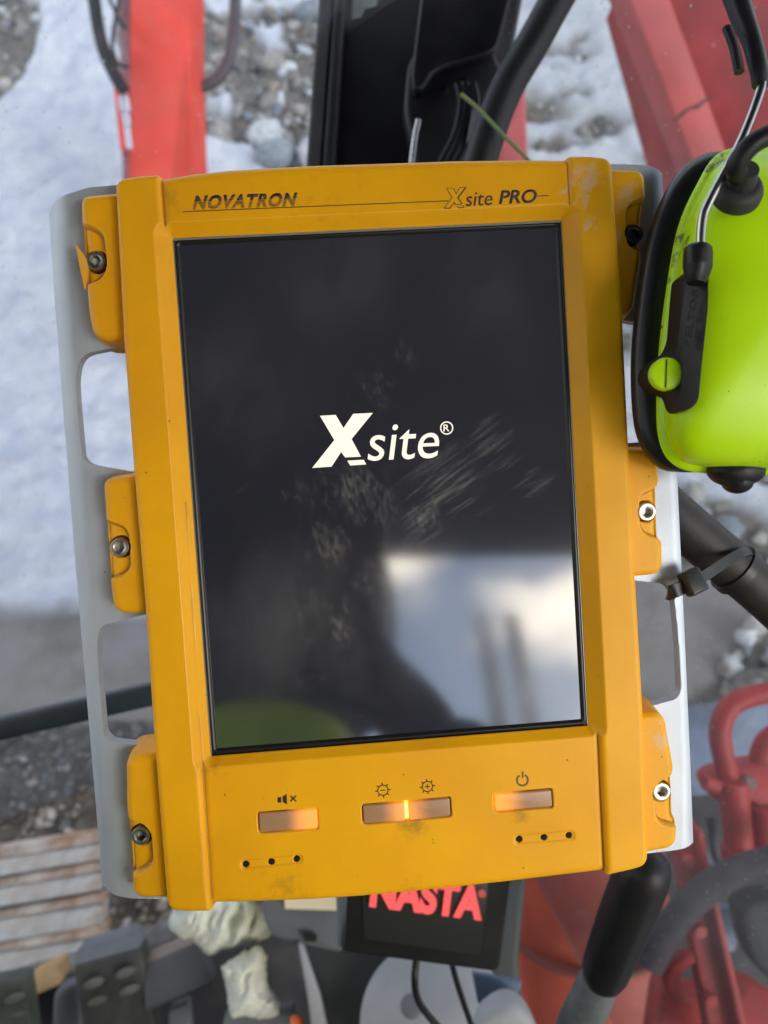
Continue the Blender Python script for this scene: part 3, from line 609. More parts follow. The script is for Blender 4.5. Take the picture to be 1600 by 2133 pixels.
def text_mesh(body, bl, br, tl_, m, name, parent, w, z, shear=0.0, bold=0.0, thick=.05, stripes=None, capfit=True, space=1.0):
    """text fitted into the parallelogram bl-br-tl given in local mm"""
    cu = bpy.data.curves.new('txt', 'FONT'); cu.body = body; cu.size = 1; cu.shear = shear; cu.offset = bold; cu.space_character = space; cu.resolution_u = 5
    to = bpy.data.objects.new('txt', cu); COL.objects.link(to); dg = bpy.context.evaluated_depsgraph_get(); dg.update()
    me = bpy.data.meshes.new_from_object(to.evaluated_get(dg)); bpy.data.objects.remove(to)
    co = np.array([v.co for v in me.vertices]); mn, mx_ = co.min(0), co.max(0)
    bm = bmesh.new(); bm.from_mesh(me); bpy.data.meshes.remove(me)
    bmesh.ops.remove_doubles(bm, verts=bm.verts, dist=1e-5)
    H = mx_[1] - mn[1]
    if stripes:
        for (a_, c_) in stripes:
            for s in (a_, c_): bmesh.ops.bisect_plane(bm, geom=bm.verts[:] + bm.edges[:] + bm.faces[:], plane_co=(0, mn[1] + s * H, 0), plane_no=(0, 1, 0))
            dl = [f for f in bm.faces if mn[1] + a_ * H < f.calc_center_median().y < mn[1] + c_ * H]
            bmesh.ops.delete(bm, geom=dl, context='FACES')
    bl, br, tl_ = map(np.array, (bl, br, tl_))
    for v in bm.verts:
        a_ = (v.co.x - mn[0]) / (mx_[0] - mn[0]); c_ = (v.co.y - mn[1]) / H
        q = bl + (br - bl) * a_ + (tl_ - bl) * c_; v.co = Vector((q[0] * .001, q[1] * .001, z * .001))
    bmesh.ops.recalc_face_normals(bm, faces=bm.faces)
    if sum(f.normal.z for f in bm.faces) < 0: bmesh.ops.reverse_faces(bm, faces=bm.faces)
    if thick:
        ex = bmesh.ops.extrude_face_region(bm, geom=bm.faces[:])
        bmesh.ops.translate(bm, verts=[e for e in ex['geom'] if isinstance(e, bmesh.types.BMVert)], vec=(0, 0, thick * .001))
    me = bpy.data.meshes.new(name); bm.to_mesh(me); bm.free(); me.materials.append(m)
    o = bpy.data.objects.new(name, me); COL.objects.link(o); o.parent = parent; return o
Xp = Z3([(207, 205), (353, 197), (425, 318), (515, 187), (697, 178), (500, 420), (587, 583), (440, 590), (403, 540), (315, 675), (135, 688), (340, 430)], 4.444, 620, 820)
Xb = Z3([(460, 620), (612, 612), (635, 655), (487, 665)], 4.444, 620, 820)
def bar(a_, b_, wd):
    a_, b_ = np.array(a_[:2]), np.array(b_[:2]); d = (b_ - a_) / np.linalg.norm(b_ - a_); n = np.array([-d[1], d[0]]) * wd / 2
    return [tuple(a_ + n), tuple(a_ - n), tuple(b_ - n), tuple(b_ + n)]
def ring(c, r0, r1, a0=0, a1=360, n=28):
    out = []
    for i in range(n):
        t0, t1 = R(a0 + (a1 - a0) * i / n), R(a0 + (a1 - a0) * (i + 1) / n)
        out.append([(c[0] + r0 * math.cos(t0), c[1] + r0 * math.sin(t0)), (c[0] + r1 * math.cos(t0), c[1] + r1 * math.sin(t0)), (c[0] + r1 * math.cos(t1), c[1] + r1 * math.sin(t1)), (c[0] + r0 * math.cos(t1), c[1] + r0 * math.sin(t1))])
    return out
rc_ = tl(620 + 1380 / 4.444, 820 + 318 / 4.444)
# the logo X is two crossing strokes: keep it as one outline
prism('splash_logo', [TL(Xp)], .02, .12, M_logo, scr); prism('splash_underline', [TL(Xb)], .02, .12, M_logo, scr)
prism('registered_ring', ring(rc_, 2.25, 2.75), .02, .12, M_logo, scr)
zz = lambda x, y: tl(620 + x / 4.444, 820 + y / 4.444)
text_mesh('site', zz(650, 625), zz(1320, 594), zz(628, 297), M_logo, 'splash_lettering', scr, 0, .02, shear=.2, bold=.0)
text_mesh('R', zz(1350, 350), zz(1405, 348), zz(1350, 286), M_logo, 'registered_mark', scr, 0, .02, bold=.01)
# printed marks
M_ink = mat('dark_ink', (.055, .028, .035), .5); M_yin = mat('shell_yellow', (0.91, 0.43, 0.007), .4)
zT = 6.33
z1 = lambda x, y: tl(340 + x / 4, 370 + y / 4, 6.2)
z2 = lambda x, y: tl(860 + x / 4, 350 + y / 4, 6.2)
text_mesh('NOVATRON', z1(245, 268), z1(1103, 240), z1(262, 150), M_ink, 'maker_lettering', tab, 6, zT, shear=.12, bold=.045, space=1.15, thick=.02,
          stripes=[(.04 + k * .095, .04 + k * .095 + .04) for k in range(6)])
PXo = [(278, 170), (338, 166), (362, 212), (388, 163), (452, 160), (382, 246), (415, 303), (352, 307), (345, 290), (312, 338), (256, 338), (325, 245)]
dk = [z2(*p) for p in PXo]; yl = [z2(*p) for p in [(285, 174), (333, 170), (361, 222), (391, 168), (432, 166), (368, 246), (403, 299), (357, 302), (345, 281), (307, 331), (268, 331), (331, 245)]]
lines = [bar(tl(381, 441, 6.2), tl(934, 418.5, 6.2), .3), bar(tl(1119, 408.7, 6.2), tl(1142.5, 407.5, 6.2), .3)]
prism('logo_print', [dk] + lines + [[z2(370, 318), z2(425, 314), z2(428, 332), z2(380, 335)]], zT - .3, zT + .02, M_ink, tab)
prism('logo_fill', [yl, [z2(374, 320), z2(420, 317), z2(421, 326), z2(382, 329)]], zT - .2, zT + .05, M_yin, tab)
text_mesh('site', z2(440, 320), z2(668, 309), z2(432, 207), M_ink, 'model_lettering', tab, 6, zT, shear=.22, bold=.0, thick=.02)
text_mesh('PRO', z2(718, 302), z2(1036, 291), z2(715, 187), M_ink, 'model_lettering', tab, 6, zT, shear=.22, bold=.022, thick=.02)
# icons
zi = 5.15
i4 = lambda x, y: tl(460 + x / 4, 1600 + y / 4, 5); i5 = lambda x, y: tl(740 + x / 3.077, 1580 + y / 3.077, 5)
M_ink2 = mat('black_ink', (.02, .02, .012), .5)
prism('mute_icon', [[i4(474, 243), i4(502, 240), i4(504, 286), i4(474, 286)], [i4(515, 237), i4(549, 214), i4(553, 301), i4(518, 283)], bar(i4(580, 230), i4(628, 276), .55), bar(i4(628, 228), i4(580, 276), .55)], zi - .3, zi, M_ink2, tab)
for nm, c, sg in (('dim_icon', i5(178, 203), 0), ('brighten_icon', i5(463, 179), 1)):
    pl = ring(c, 1.95, 2.3) + [bar((c[0] + math.cos(R(a + 3)) * 2.3, c[1] + math.sin(R(a + 3)) * 2.3), (c[0] + math.cos(R(a + 3)) * 3.2, c[1] + math.sin(R(a + 3)) * 3.2), .42) for a in range(0, 360, 45)]
    pl.append(bar((c[0] - 1, c[1]), (c[0] + 1, c[1]), .35))
    if sg: pl += [bar((c[0], c[1] + .19), (c[0], c[1] + 1), .35), bar((c[0], c[1] - 1), (c[0], c[1] - .19), .35)]
    prism(nm, pl, zi - .3, zi, M_ink2, tab)
c = i5(1072, 138); M_ink3 = mat('grey_ink', (.06, .06, .05), .5)
prism('power_icon', ring(c, 2.0, 2.65, 118, 422) + [bar((c[0] + .15, c[1] + .9), (c[0] + .3, c[1] + 3.7), .62)], zi - .3, zi, M_ink3, tab)
M_hole = mat('hole_shade', (.006, .004, .002), .9)
# buttons : translucent keys lit by an amber lamp at one end
def key_mat(name, side, ctr):
    m = bpy.data.materials.new(name); m.use_nodes = True; nt = m.node_tree; b = nt.nodes['Principled BSDF']; N = nt.nodes.new; K = nt.links.new
    b.inputs['Base Color'].default_value = (.42, .24, .14, 1); b.inputs['Roughness'].default_value = .32; b.inputs['Coat Weight'].default_value = .0
    t = N('ShaderNodeTexCoord'); s = N('ShaderNodeSeparateXYZ'); K(t.outputs['Object'], s.inputs[0])
    n = N('ShaderNodeTexNoise'); n.inputs['Scale'].default_value = 120; K(t.outputs['Object'], n.inputs[0])
    a = N('ShaderNodeMath'); a.operation = 'MULTIPLY_ADD'; K(n.outputs[0], a.inputs[0]); a.inputs[1].default_value = .004; K(s.outputs[0], a.inputs[2])
    r_ = N('ShaderNodeMapRange'); r_.interpolation_type = 'SMOOTHSTEP'; r_.inputs[1].default_value = ctr[0] - (ctr[1] - ctr[0]) * .35; r_.inputs[2].default_value = ctr[1]; r_.inputs[3].default_value = 0; r_.inputs[4].default_value = .8; K(a.outputs[0], r_.inputs[0])
    K(r_.outputs[0], b.inputs['Emission Strength']); b.inputs['Emission Color'].default_value = (1, .30, .0, 1)
    return m
labs = ['mute key glowing amber at its right end', 'brightness down key', 'brightness up key', 'power key glowing amber at its left end']
for k, q in enumerate(btn):
    pts = TL(q, 5); c = np.mean([p_[:2] for p_ in pts], 0); hw = (pts[1][0] - pts[0][0]) / 2
    rngs = {0: (c[0] + .1 * hw, c[0] + hw * .75), 1: (c[0] + .1 * hw, c[0] + hw * 1.25), 2: (c[0] - .2 * hw, c[0] - hw * 1.35), 3: (c[0] - .05 * hw, c[0] - hw * .8)}[k]
    m = key_mat('lit_key', 0, (rngs[0] * .001 + .002, rngs[1] * .001 + .002))
    o = prism('button', [round_poly(pts, 1.0)], 0, 5.0, m, tab); bevel(o, .0006, 3); o['label'] = labs[k]
c = tl(848, 1690, 5); prism('indicator_lamp', [[(c[0] - .7, c[1] - 3.4), (c[0] + .7, c[1] - 3.3), (c[0] + .6, c[1] + 3.6), (c[0] - .8, c[1] + 3.5)]], 0, 4.2, emis('amber_lamp', (1, .42, .02), 1.6), tab)
prism('key_bed', [TL([(q[0] + dx, q[1] + dy) for q, (dx, dy) in zip(bc, ((-6, -6), (6, -6), (6, 6), (-6, 6)))], 1) for bc in btncut], -3, .6, M_back, tab)
for g in holes:
    for p_ in g:
        c = tl(*p_, 4.6); prism('speaker_hole_shade', [[(c[0] + 1.08 * math.cos(t), c[1] + 1.08 * math.sin(t)) for t in np.linspace(0, 2 * math.pi, 18, endpoint=False)]], 0, 4.5, M_hole, tab)  # dark plug in each hole, its colour stands for the shade inside
# bolts
M_bolt = mat('zinc_bolt', (.62, .60, .56), .34, 1.0, var=.2, vscale=300, bump=.1, bscale=2000); M_boltd = mat('dark_bolt', (.10, .10, .11), .38, .9, var=.2, vscale=300)
M_boltm = mat('dull_bolt', (.36, .36, .33), .4, 1.0, var=.25, vscale=300)
for k, s in enumerate(screws):
    c = tl(s[0], s[1], -1.2); m = M_boltd if k == 3 else (M_boltm if k in (0, 2) else M_bolt)
    seg = 36; V = []; prof_ = [(3.85, -8), (3.85, -1.7), (3.6, -1.2), (2.9, -1.05), (2.45, -1.2)]
    for r_, z_ in prof_: V += [((c[0] + r_ * math.cos(2 * math.pi * i / seg)) * .001, (c[1] + r_ * math.sin(2 * math.pi * i / seg)) * .001, z_ * .001) for i in range(seg)]
    def hexr(t): t = (t + R(10 * k)) % R(60) - R(30); return 1.85 / math.cos(t)
    for z_ in (-1.35, -4.2): V += [((c[0] + hexr(2 * math.pi * i / seg) * math.cos(2 * math.pi * i / seg)) * .001, (c[1] + hexr(2 * math.pi * i / seg) * math.sin(2 * math.pi * i / seg)) * .001, z_ * .001) for i in range(seg)]
    nr = len(prof_) + 2
    Fc = [(a * seg + i, a * seg + (i + 1) % seg, (a + 1) * seg + (i + 1) % seg, (a + 1) * seg + i) for a in range(nr - 1) for i in range(seg)] + [tuple(range((nr - 1) * seg, nr * seg))]
    o = mesh_obj('bolt', V, Fc, m, tab, world=False); smooth_angle(o, 35)
    if k == 3: o['label'] = 'dark bolt'
    # black sleeve round the bolt in its bore
    V = [];
    for r_, z_ in ((4.05, -3.0), (4.95, -3.0), (4.95, -8)): V += [((c[0] + (.3 if s[0] < 800 else -.3) + r_ * math.cos(2 * math.pi * i / seg)) * .001, (c[1] + r_ * math.sin(2 * math.pi * i / seg)) * .001, z_ * .001) for i in range(seg)]
# handles : bent aluminium plates with two hand slots each
M_alu = mat('anodised_aluminium', (.50, .56, .65), .46, .38, var=.05, vscale=40, bump=.12, bscale=2500, specks=[(260, .10, (.12, .12, .12), .8), (90, .05, (.1, .1, .1), .7)], rvar=.05)
plL = round_poly(TL([(300, 400, 0), (200, 408, 2), (128, 431, 8), (97, 470, 8), (97, 600, 0), (105, 750, 0), (118, 920, 0), (134, 1140, 0), (151, 1320, 0), (168, 1500, 0), (186, 1680, 2), (199, 1800, 14), (238, 1838, 8), (285, 1847, 1), (420, 1850, 0), (330, 1000, 0)], -19), 2)
plR = round_poly(TL([(1250, 360, 0), (1330, 362, 2), (1368, 375, 5), (1396, 410, 6), (1415, 700, 0), (1437, 1000, 0), (1447, 1200, 0), (1455, 1400, 0), (1460, 1570, 0), (1461, 1640, 2), (1454, 1722, 14), (1418, 1745, 6), (1375, 1752, 1), (1300, 1760, 0), (1270, 1000, 0)], -19), 2)
slots = [[(300, 712, 0), (168, 739, 6), (158, 790, 4), (163, 860, 10), (172, 955, 3), (190, 968, 5), (330, 992, 0)],
         [(330, 1273, 0), (208, 1303, 6), (203, 1340, 3), (210, 1440, 6), (218, 1530, 2), (232, 1545, 5), (350, 1558, 0)],
         [(1280, 664, 0), (1375, 680, 6), (1395, 800, 4), (1390, 915, 5), (1290, 925, 0)],
         [(1290, 1205, 0), (1385, 1216, 3), (1402, 1232, 3), (1413, 1330, 10), (1418, 1440, 3), (1408, 1456, 4), (1310, 1482, 0)]]
sd_ = [sdf_poly(GX, GY, round_poly(TL(q, -10), 1)) for q in slots]
def bendz(outer_d, wid):
    t_ = np.clip(1 - outer_d / wid, 0, 1.3); return -9.5 - 9 * t_ * t_
lineL = TL([(90, 300), (97, 600), (118, 920), (134, 1140), (151, 1320), (168, 1500), (192, 1750), (200, 1950)], -19); lineR = TL([(1390, 200), (1415, 700), (1437, 1000), (1447, 1200), (1455, 1400), (1461, 1570), (1461, 1900)], -19)
dl_ = GX - np.interp(GY, [p[1] for p in lineL][::-1], [p[0] for p in lineL][::-1]); dr_ = np.interp(GY, [p[1] for p in lineR][::-1], [p[0] for p in lineR][::-1]) - GX
for nm, poly, dd, ss, lab in (('L', plL, dl_, sd_[:2], 'silver handle plate on the left'), ('R', plR, dr_, sd_[2:], 'silver handle plate on the right')):
    Fp = np.maximum(sdf_poly(GX, GY, poly), -np.minimum(ss[0], ss[1])); hz = bendz(dd, 13.5)
    o = field('handle_plate', Fp, hz, M_alu, tab, thick=.006)
    o['label'] = lab
# ------------------------------------------------------------------ cab front : pillar, covers, cables
def wtext(body, BL, BR, TP, m, name, parent, thick=.0006, shear=0.0, bold=0.0, space=1.0, piece=False):
    cu = bpy.data.curves.new('txt', 'FONT'); cu.body = body; cu.size = 1; cu.shear = shear; cu.offset = bold; cu.space_character = space; cu.extrude = .01
    to = bpy.data.objects.new('txt', cu); COL.objects.link(to); dg = bpy.context.evaluated_depsgraph_get(); dg.update()
    me = bpy.data.meshes.new_from_object(to.evaluated_get(dg)); bpy.data.objects.remove(to)
    co = np.array([v.co for v in me.vertices]); mn, mx_ = co.min(0), co.max(0)
    ex, ey = BR - BL, TP - BL; ez = ex.cross(ey).normalized(); inv = parent.matrix_world.inverted()
    for v in me.vertices:
        a = (v.co.x - mn[0]) / (mx_[0] - mn[0]); c = (v.co.y - mn[1]) / (mx_[1] - mn[1]); e = (v.co.z - mn[2]) / (mx_[2] - mn[2])
        v.co = inv @ (BL + ex * a + ey * c + ez * thick * e)
    me.name = name; me.materials.clear(); me.materials.append(m); o = bpy.data.objects.new(name, me); COL.objects.link(o); o.parent = parent; return o
def pts(l, d): return [(p[0], p[1], p[2] if len(p) > 2 else d) for p in l]
def PP(l, d): return [P(*q) for q in pts(l, d)]
def lump(name, c, rx, ry, rz, m, parent, seg=24, n=10):
    """ellipsoid-ish boss with axes along the camera frame"""
    C3 = MC.to_3x3(); rings = []
    for i in range(n + 1):
        t = math.pi * (i + .04) / (n + .08); rings.append([Vector(c) + C3 @ Vector((rx * math.sin(t) * math.cos(a), ry * math.sin(t) * math.sin(a), rz * math.cos(t))) for a in np.linspace(0, 2 * math.pi, seg, endpoint=False)])
    return loft(name, rings, m, parent)
pl = empty('cab_pillar', P(860, 340, .74), 'black cab pillar with moulded covers rising behind the top of the tablet', 'pillar')
slab('post', pts([(690, -60), (1100, -60), (1000, 460), (640, 460)], .78), .07, M_blacks, pl, .006)
slab('rubber_seal', pts([(668, -60), (697, -60), (660, 460), (628, 460)], .77), .05, M_rubber, pl, .004)
slab('seal_lip', pts([(700, -60), (724, -60), (690, 460), (664, 460)], .765), .03, M_black, pl, .004)
slab('tape_scrap', pts([(738, -40), (800, -40), (783, 12), (760, 18), (752, 36), (733, 40)], .7785), .0006, mat('old_tape', (.30, .31, .25), .8, var=.3), pl, 0)
slab('lower_cover', pts([(850, 125), (870, 100), (1020, 96), (1044, 128), (1048, 165), (1022, 300), (1000, 460), (866, 460), (858, 300), (840, 230)], .70), .03, M_black, pl, .006, rnd=.012)
slab('upper_cover', pts([(884, -60), (1078, -60), (1035, 108), (960, 128), (902, 150), (884, 186), (862, 190), (856, 160), (866, 80)], .685), .03, M_blacks, pl, .005, rnd=.01)
for c_ in ((928, 185), (966, 172)): lump('recess_plug', P(*c_, .6995), .0032, .0055, .0008, M_blacks, pl)
for k, off in enumerate((0, 15, 30)):
    o = tube('cable', PP([(955 + off, 175), (962 + off, 215), (950 + off, 280), (915 + off * 1.2, 350), (880 + off, 420)], .672), .0033 if k else .0042, M_blacks, pl)
slab('cable_clip', pts([(985, 222), (1005, 226), (996, 300), (972, 296)], .664), .01, M_grey, pl, .002)
tag(tube('thin_wire', PP([(960, 196), (998, 228), (1050, 283), (1100, 333), (1150, 390)], .60), .0015, mat('green_wire', (.20, .25, .10), .35)), 'thin olive green wire hanging off the cab pillar above the tablet', 'wire')
tag(tube('metal_rod', PP([(872, 250), (865, 285), (857, 345), (850, 420)], .66), .0024, mat('steel_rod', (.6, .6, .62), .25, 1)), 'short shiny metal rod between the pillar cover and tablet top', 'rod')
tag(tube('rubber_hose', PP([(1225, -110), (1165, -10), (1110, 90), (1055, 185), (1015, 290), (975, 430)], .62), .0135, M_black, seg=20), 'thick black hose curving down in front of the snow beside the pillar', 'hose')
fr_ = slab('window_bar', pts([(-90, 1516), (330, 1421), (345, 1466), (-90, 1565)], .72), .02, mat('blue_black_bar', (.02, .028, .04), .4, var=.2), None, .004)
tag(fr_, 'blue-black bar crossing behind the left handle of the tablet', 'bar')

# ------------------------------------------------------------------ ear defender
M_lime = mat('lime_plastic', (0.56, 0.92, 0.003), .34, var=.07, vscale=15, col2=(.25, .55, .01), c2range=(.58, .85), c2scale=35, specks=[(120, .12, (.08, .10, .02), .8), (300, .1, (.12, .2, .02), .5)], bump=.05, bscale=1200)
nt = M_lime.node_tree; N = nt.nodes.new; K = nt.links.new; b = nt.nodes['Principled BSDF']; src = b.inputs['Base Color'].links[0].from_socket
tt = N('ShaderNodeTexCoord'); tot = None
em = empty('ear_defender', P(1560, 650, .30), 'bright lime green ear defender cup with black cushion hanging right of the tablet', 'ear defender')
inv = em.matrix_world.inverted()
for (px, py, d, r_) in ((1428, 530, .30, .011), (1418, 640, .30, .004), (1500, 360, .30, .009), (1440, 860, .30, .004)):
    q = inv @ P(px, py, d); vm = N('ShaderNodeVectorMath'); vm.operation = 'DISTANCE'; K(tt.outputs['Object'], vm.inputs[0]); vm.inputs[1].default_value = q
    mr = N('ShaderNodeMapRange'); mr.inputs[1].default_value = r_ * 1.6; mr.inputs[2].default_value = 0; K(vm.outputs['Value'], mr.inputs[0])
    if tot is None: tot = mr.outputs[0]
    else:
        m_ = N('ShaderNodeMath'); m_.operation = 'MAXIMUM'; K(tot, m_.inputs[0]); K(mr.outputs[0], m_.inputs[1]); tot = m_.outputs[0]
nn = N('ShaderNodeTexNoise'); nn.inputs['Scale'].default_value = 160; nn.inputs['Detail'].default_value = 5; nn.inputs['Roughness'].default_value = .65; K(tt.outputs['Object'], nn.inputs[0])
a_ = N('ShaderNodeMath'); a_.operation = 'MULTIPLY_ADD'; K(tot, a_.inputs[0]); a_.inputs[1].default_value = .35; K(nn.outputs[0], a_.inputs[2])
mr = N('ShaderNodeMapRange'); mr.inputs[1].default_value = .70; mr.inputs[2].default_value = .80; mr.inputs[4].default_value = .85; K(a_.outputs[0], mr.inputs[0])
x = N('ShaderNodeMix'); x.data_type = 'RGBA'; K(mr.outputs[0], x.inputs[0]); K(src, x.inputs[6]); x.inputs[7].default_value = (.05, .05, .03, 1); K(x.outputs[2], b.inputs['Base Color'])
def closed(l, n=6):
    l = [Vector((p[0], p[1], 0)) for p in l]; m = len(l); out = []
    for i in range(m):
        a, b_, c, d = l[i - 1], l[i], l[(i + 1) % m], l[(i + 2) % m]
        for k in range(n):
            t = k / n; out.append(0.5 * ((2 * b_) + (c - a) * t + (2 * a - 5 * b_ + 4 * c - d) * t * t + (3 * b_ - a - 3 * c + d) * t ** 3))
    return [(q.x, q.y) for q in out]
rim = closed([(1502, 316), (1448, 390), (1410, 480), (1388, 600), (1373, 720), (1367, 840), (1372, 915), (1396, 962), (1450, 984), (1600, 990), (1725, 960), (1795, 860), (1815, 650), (1795, 450), (1730, 340), (1610, 306)])
cush = closed([(1520, 316), (1455, 326), (1398, 378), (1352, 480), (1328, 600), (1314, 740), (1317, 860), (1332, 925), (1368, 972), (1420, 984), (1560, 975), (1690, 940), (1760, 820), (1770, 600), (1730, 420), (1640, 340)])
cc = (1630, 640)
def rings(o, seq, c=cc): return [[P(c[0] + (q[0] - c[0]) * s + dx, c[1] + (q[1] - c[1]) * s, d) for q in o] for (s, d, dx) in seq]
loft('cup_shell', rings(rim, [(.95, .3085, 0), (1.0, .307, 0), (1.0, .303, 0), (.985, .3015, 3), (.965, .3005, 6), (.96, .297, 8), (.945, .2925, 8), (.91, .2875, 8), (.85, .2835, 6), (.74, .2795, 4), (.58, .2765, 0), (.36, .2745, 0), (.12, .2735, 0)]), M_lime, em)
loft('ear_cushion', rings(cush, [(.90, .3235, 8), (.965, .322, 2), (.992, .3185, 0), (1.0, .3145, 0), (.995, .3105, 2), (.975, .3075, 8), (.93, .306, 20)]), mat('cushion_vinyl', (.012, .014, .016), .36, var=.2, vscale=20, bump=.08, bscale=300), em)
yk = slab('headband_arm', [(1426, 560, .275), (1476, 560, .272), (1475, 640, .270), (1462, 760, .269), (1455, 838, .270), (1432, 856, .274), (1413, 850, .279), (1405, 818, .282), (1372, 812, .290), (1350, 790, .293), (1350, 765, .293), (1372, 742, .290), (1400, 728, .283), (1414, 700, .280), (1420, 620, .277)], .012, M_black, em, .0016, rnd=.003)
wtext('PELTOR', P(1437, 722, .2695), P(1457, 600, .2690), P(1423, 719, .2712), M_black, 'raised_lettering', yk, .0004, bold=.02, space=1.1)
tube('arm_collar', PP([(1454, 512), (1454, 518), (1454, 530), (1453, 556), (1451, 576), (1450, 590)], .268), [.0045, .0057, .0060, .0060, .0050, .0038], M_black, em, seg=20, flat=.8)
c3 = P(1389, 778, .2790); axv = (MC.to_3x3() @ Vector((-.12, 0, 1))).normalized()
tube('pivot_cap', [c3 - axv * .003, c3 - axv * .001, c3, c3 + axv * .0005], [.0060, .0060, .0058, .0048], M_lime, em, seg=36, curve=False)
q0, q1 = P(1389, 748, .2783), P(1387, 808, .2783); tube('cap_split_line', [q0, q1], .00022, M_dark, em, curve=False)
tube('headband_wire', PP([(1459, 525, .268), (1460, 490, .268), (1464, 455, .268), (1472, 432, .268), (1502, 372, .268), (1545, 290, .270), (1582, 195, .272), (1590, 150, .273)], .27), .00155, mat('steel_wire', (.55, .55, .53), .28, 1), em, n=10)
tube('headband_sleeve', PP([(1584, 178, .274), (1580, 140, .274), (1566, 85, .276), (1545, 30, .278), (1520, -50, .28)], .275), [.0036, .0042, .0045, .0055, .0062], M_black, em, flat=.75, seg=18)
tube('sleeve_rib', PP([(1540, 150, .271), (1530, 100, .271), (1515, 60, .272)], .275), .0028, M_black, em, flat=.6)
# black rubber boss with cable on top of the cup
gb = P(1540, 392, .272); gax = (MC.to_3x3() @ Vector((-.10, .35, .93))).normalized()
tube('cable_boss', [gb - gax * .004, gb - gax * .001, gb + gax * .001, gb + gax * .0022, gb + gax * .0024, gb + gax * .006, gb + gax * .009], [.0086, .0086, .0078, .0066, .0048, .0044, .0038], M_rubber, em, seg=32, curve=False)
tube('cable', [gb + gax * .004] + PP([(1532, 350, .262), (1562, 305, .258), (1615, 275, .258), (1690, 240, .26)], .26), .0034, M_black, em, seg=18)
lump('microphone_boss', P(1533, 980, .300), .0112, .0066, .008, M_black, em); lump('microphone_tip', P(1536, 1003, .300), .0060, .0048, .006, M_black, em)

# ------------------------------------------------------------------ mounting arm and cable tie
arm = tube('mounting_arm', PP([(1330, 1010, .372), (1420, 1090, .372), (1500, 1158, .374), (1610, 1252, .378), (1760, 1395, .385)], .37), .0118, mat('sleeved_black_tube', (.026, .022, .022), .55, var=.4, vscale=60, bump=.2, bscale=300, col2=(.16, .12, .10), c2range=(.63, .72), c2scale=90), seg=24)
tag(arm, 'thick black tube leaving behind the right handle toward the lower right', 'tube')
M_tie = mat('tie_nylon', (.02, .02, .021), .42, var=.2, vscale=90)
tie = empty('cable_tie', P(1443, 1213, .33), 'black cable tie lashed round the tube and the right handle', 'cable tie')
def ribbon(name, path, widths, th, m, parent, up):
    path = catmull(path, 6); V = []; mm = len(path)
    for i, p in enumerate(path):
        t = (path[min(i + 1, mm - 1)] - path[max(i - 1, 0)]).normalized(); s = up(p).normalized(); nrm = t.cross(s).normalized(); s = nrm.cross(t)
        for a, c in ((-1, -1), (1, -1), (1, 1), (-1, 1)): V.append(p + s * widths / 2 * a + nrm * th / 2 * c)
    Fc = [(i * 4 + k, i * 4 + (k + 1) % 4, (i + 1) * 4 + (k + 1) % 4, (i + 1) * 4 + k) for i in range(mm - 1) for k in range(4)] + [(3, 2, 1, 0), ((mm - 1) * 4, (mm - 1) * 4 + 1, (mm - 1) * 4 + 2, (mm - 1) * 4 + 3)]
    o = mesh_obj(name, V, Fc, m, parent); fix_normals(o); smooth_angle(o, 30); return o
tdir = (P(1610, 1252, .378) - P(1500, 1158, .374)).normalized()
ctr = P(1533, 1187, .3755); a1 = tdir.orthogonal().normalized(); a2 = tdir.cross(a1)
ribbon('strap_loop', [ctr + (a1 * math.cos(t) + a2 * math.sin(t)) * .0126 for t in np.linspace(0, 2 * math.pi, 20)], .0046, .0013, M_tie, tie, lambda p: tdir)
ribbon('strap', [P(1566, 1152, .370), P(1548, 1150, .3615), P(1515, 1168, .356), P(1480, 1192, .346), P(1455, 1207, .334)], .0046, .0013, M_tie, tie, lambda p: tdir)
ribbon('strap', [P(1452, 1206, .3335), P(1425, 1222, .3285), P(1402, 1232, .3275), P(1393, 1236, .331), P(1398, 1236, .345)], .0058, .0014, M_tie, tie, lambda p: MC.to_3x3() @ Vector((.25, .9, 0)))
Cm = MC.to_3x3()
hR = Cm @ Euler((R(-10), R(14), R(22))).to_matrix()
hd = boxw('ratchet_head', P(1443, 1212, .3275), (.0092, .0108, .0058), hR, M_tie, tie, .0014)
boxw('ratchet_window', P(1446, 1212, .3275) + hR @ Vector((0, 0, .0029)), (.0045, .0052, .0008), hR, mat('void', (.003, .003, .003), .9), hd, .0002)
for s_ in (-1, 1): boxw('pawl', P(1446, 1212, .3275) + hR @ Vector((-.0012, s_ * .0022, .0032)), (.0022, .0009, .0008), hR, mat('pawl_grey', (.35, .35, .33), .4), hd, .0002)

# ------------------------------------------------------------------ machine seen outside
da = empty('digging_arm', P(330, 372, 4.0), 'bright red digging arm with black hoses reaching down over the snow on the left', 'digger arm')
slab('arm_box', [(272, -160, 3.4), (388, -160, 3.4), (393, 100, 3.7), (402, 372, 4.0), (402, 900, 4.3), (292, 900, 4.3), (268, 372, 4.0), (268, 100, 3.7)], .34, M_red, da, .012)
slab('side_flange', [(248, -160, 3.55), (276, -160, 3.45), (290, 330, 3.98), (296, 900, 4.32), (276, 900, 4.4), (255, 372, 4.1), (252, 250, 4.0)], .12, mat('purple_red_paint', (.30, .07, .08), .6, var=.3, vscale=4, col2=(.45, .3, .3), c2range=(.55, .8), c2scale=4), da, .008)
slab('lug_plate', [(236, 175, 3.78), (262, 178, 3.78), (268, 300, 3.86), (250, 310, 3.86), (240, 215, 3.8)], .05, M_red, da, .006)
tube('hydraulic_hose', PP([(188, -80), (196, 0), (212, 90), (236, 150), (258, 188)], 3.6), .030, M_black, da)
tube('hydraulic_hose', PP([(176, -80), (200, 40), (222, 110), (240, 150)], 3.7), .018, M_dark, da)
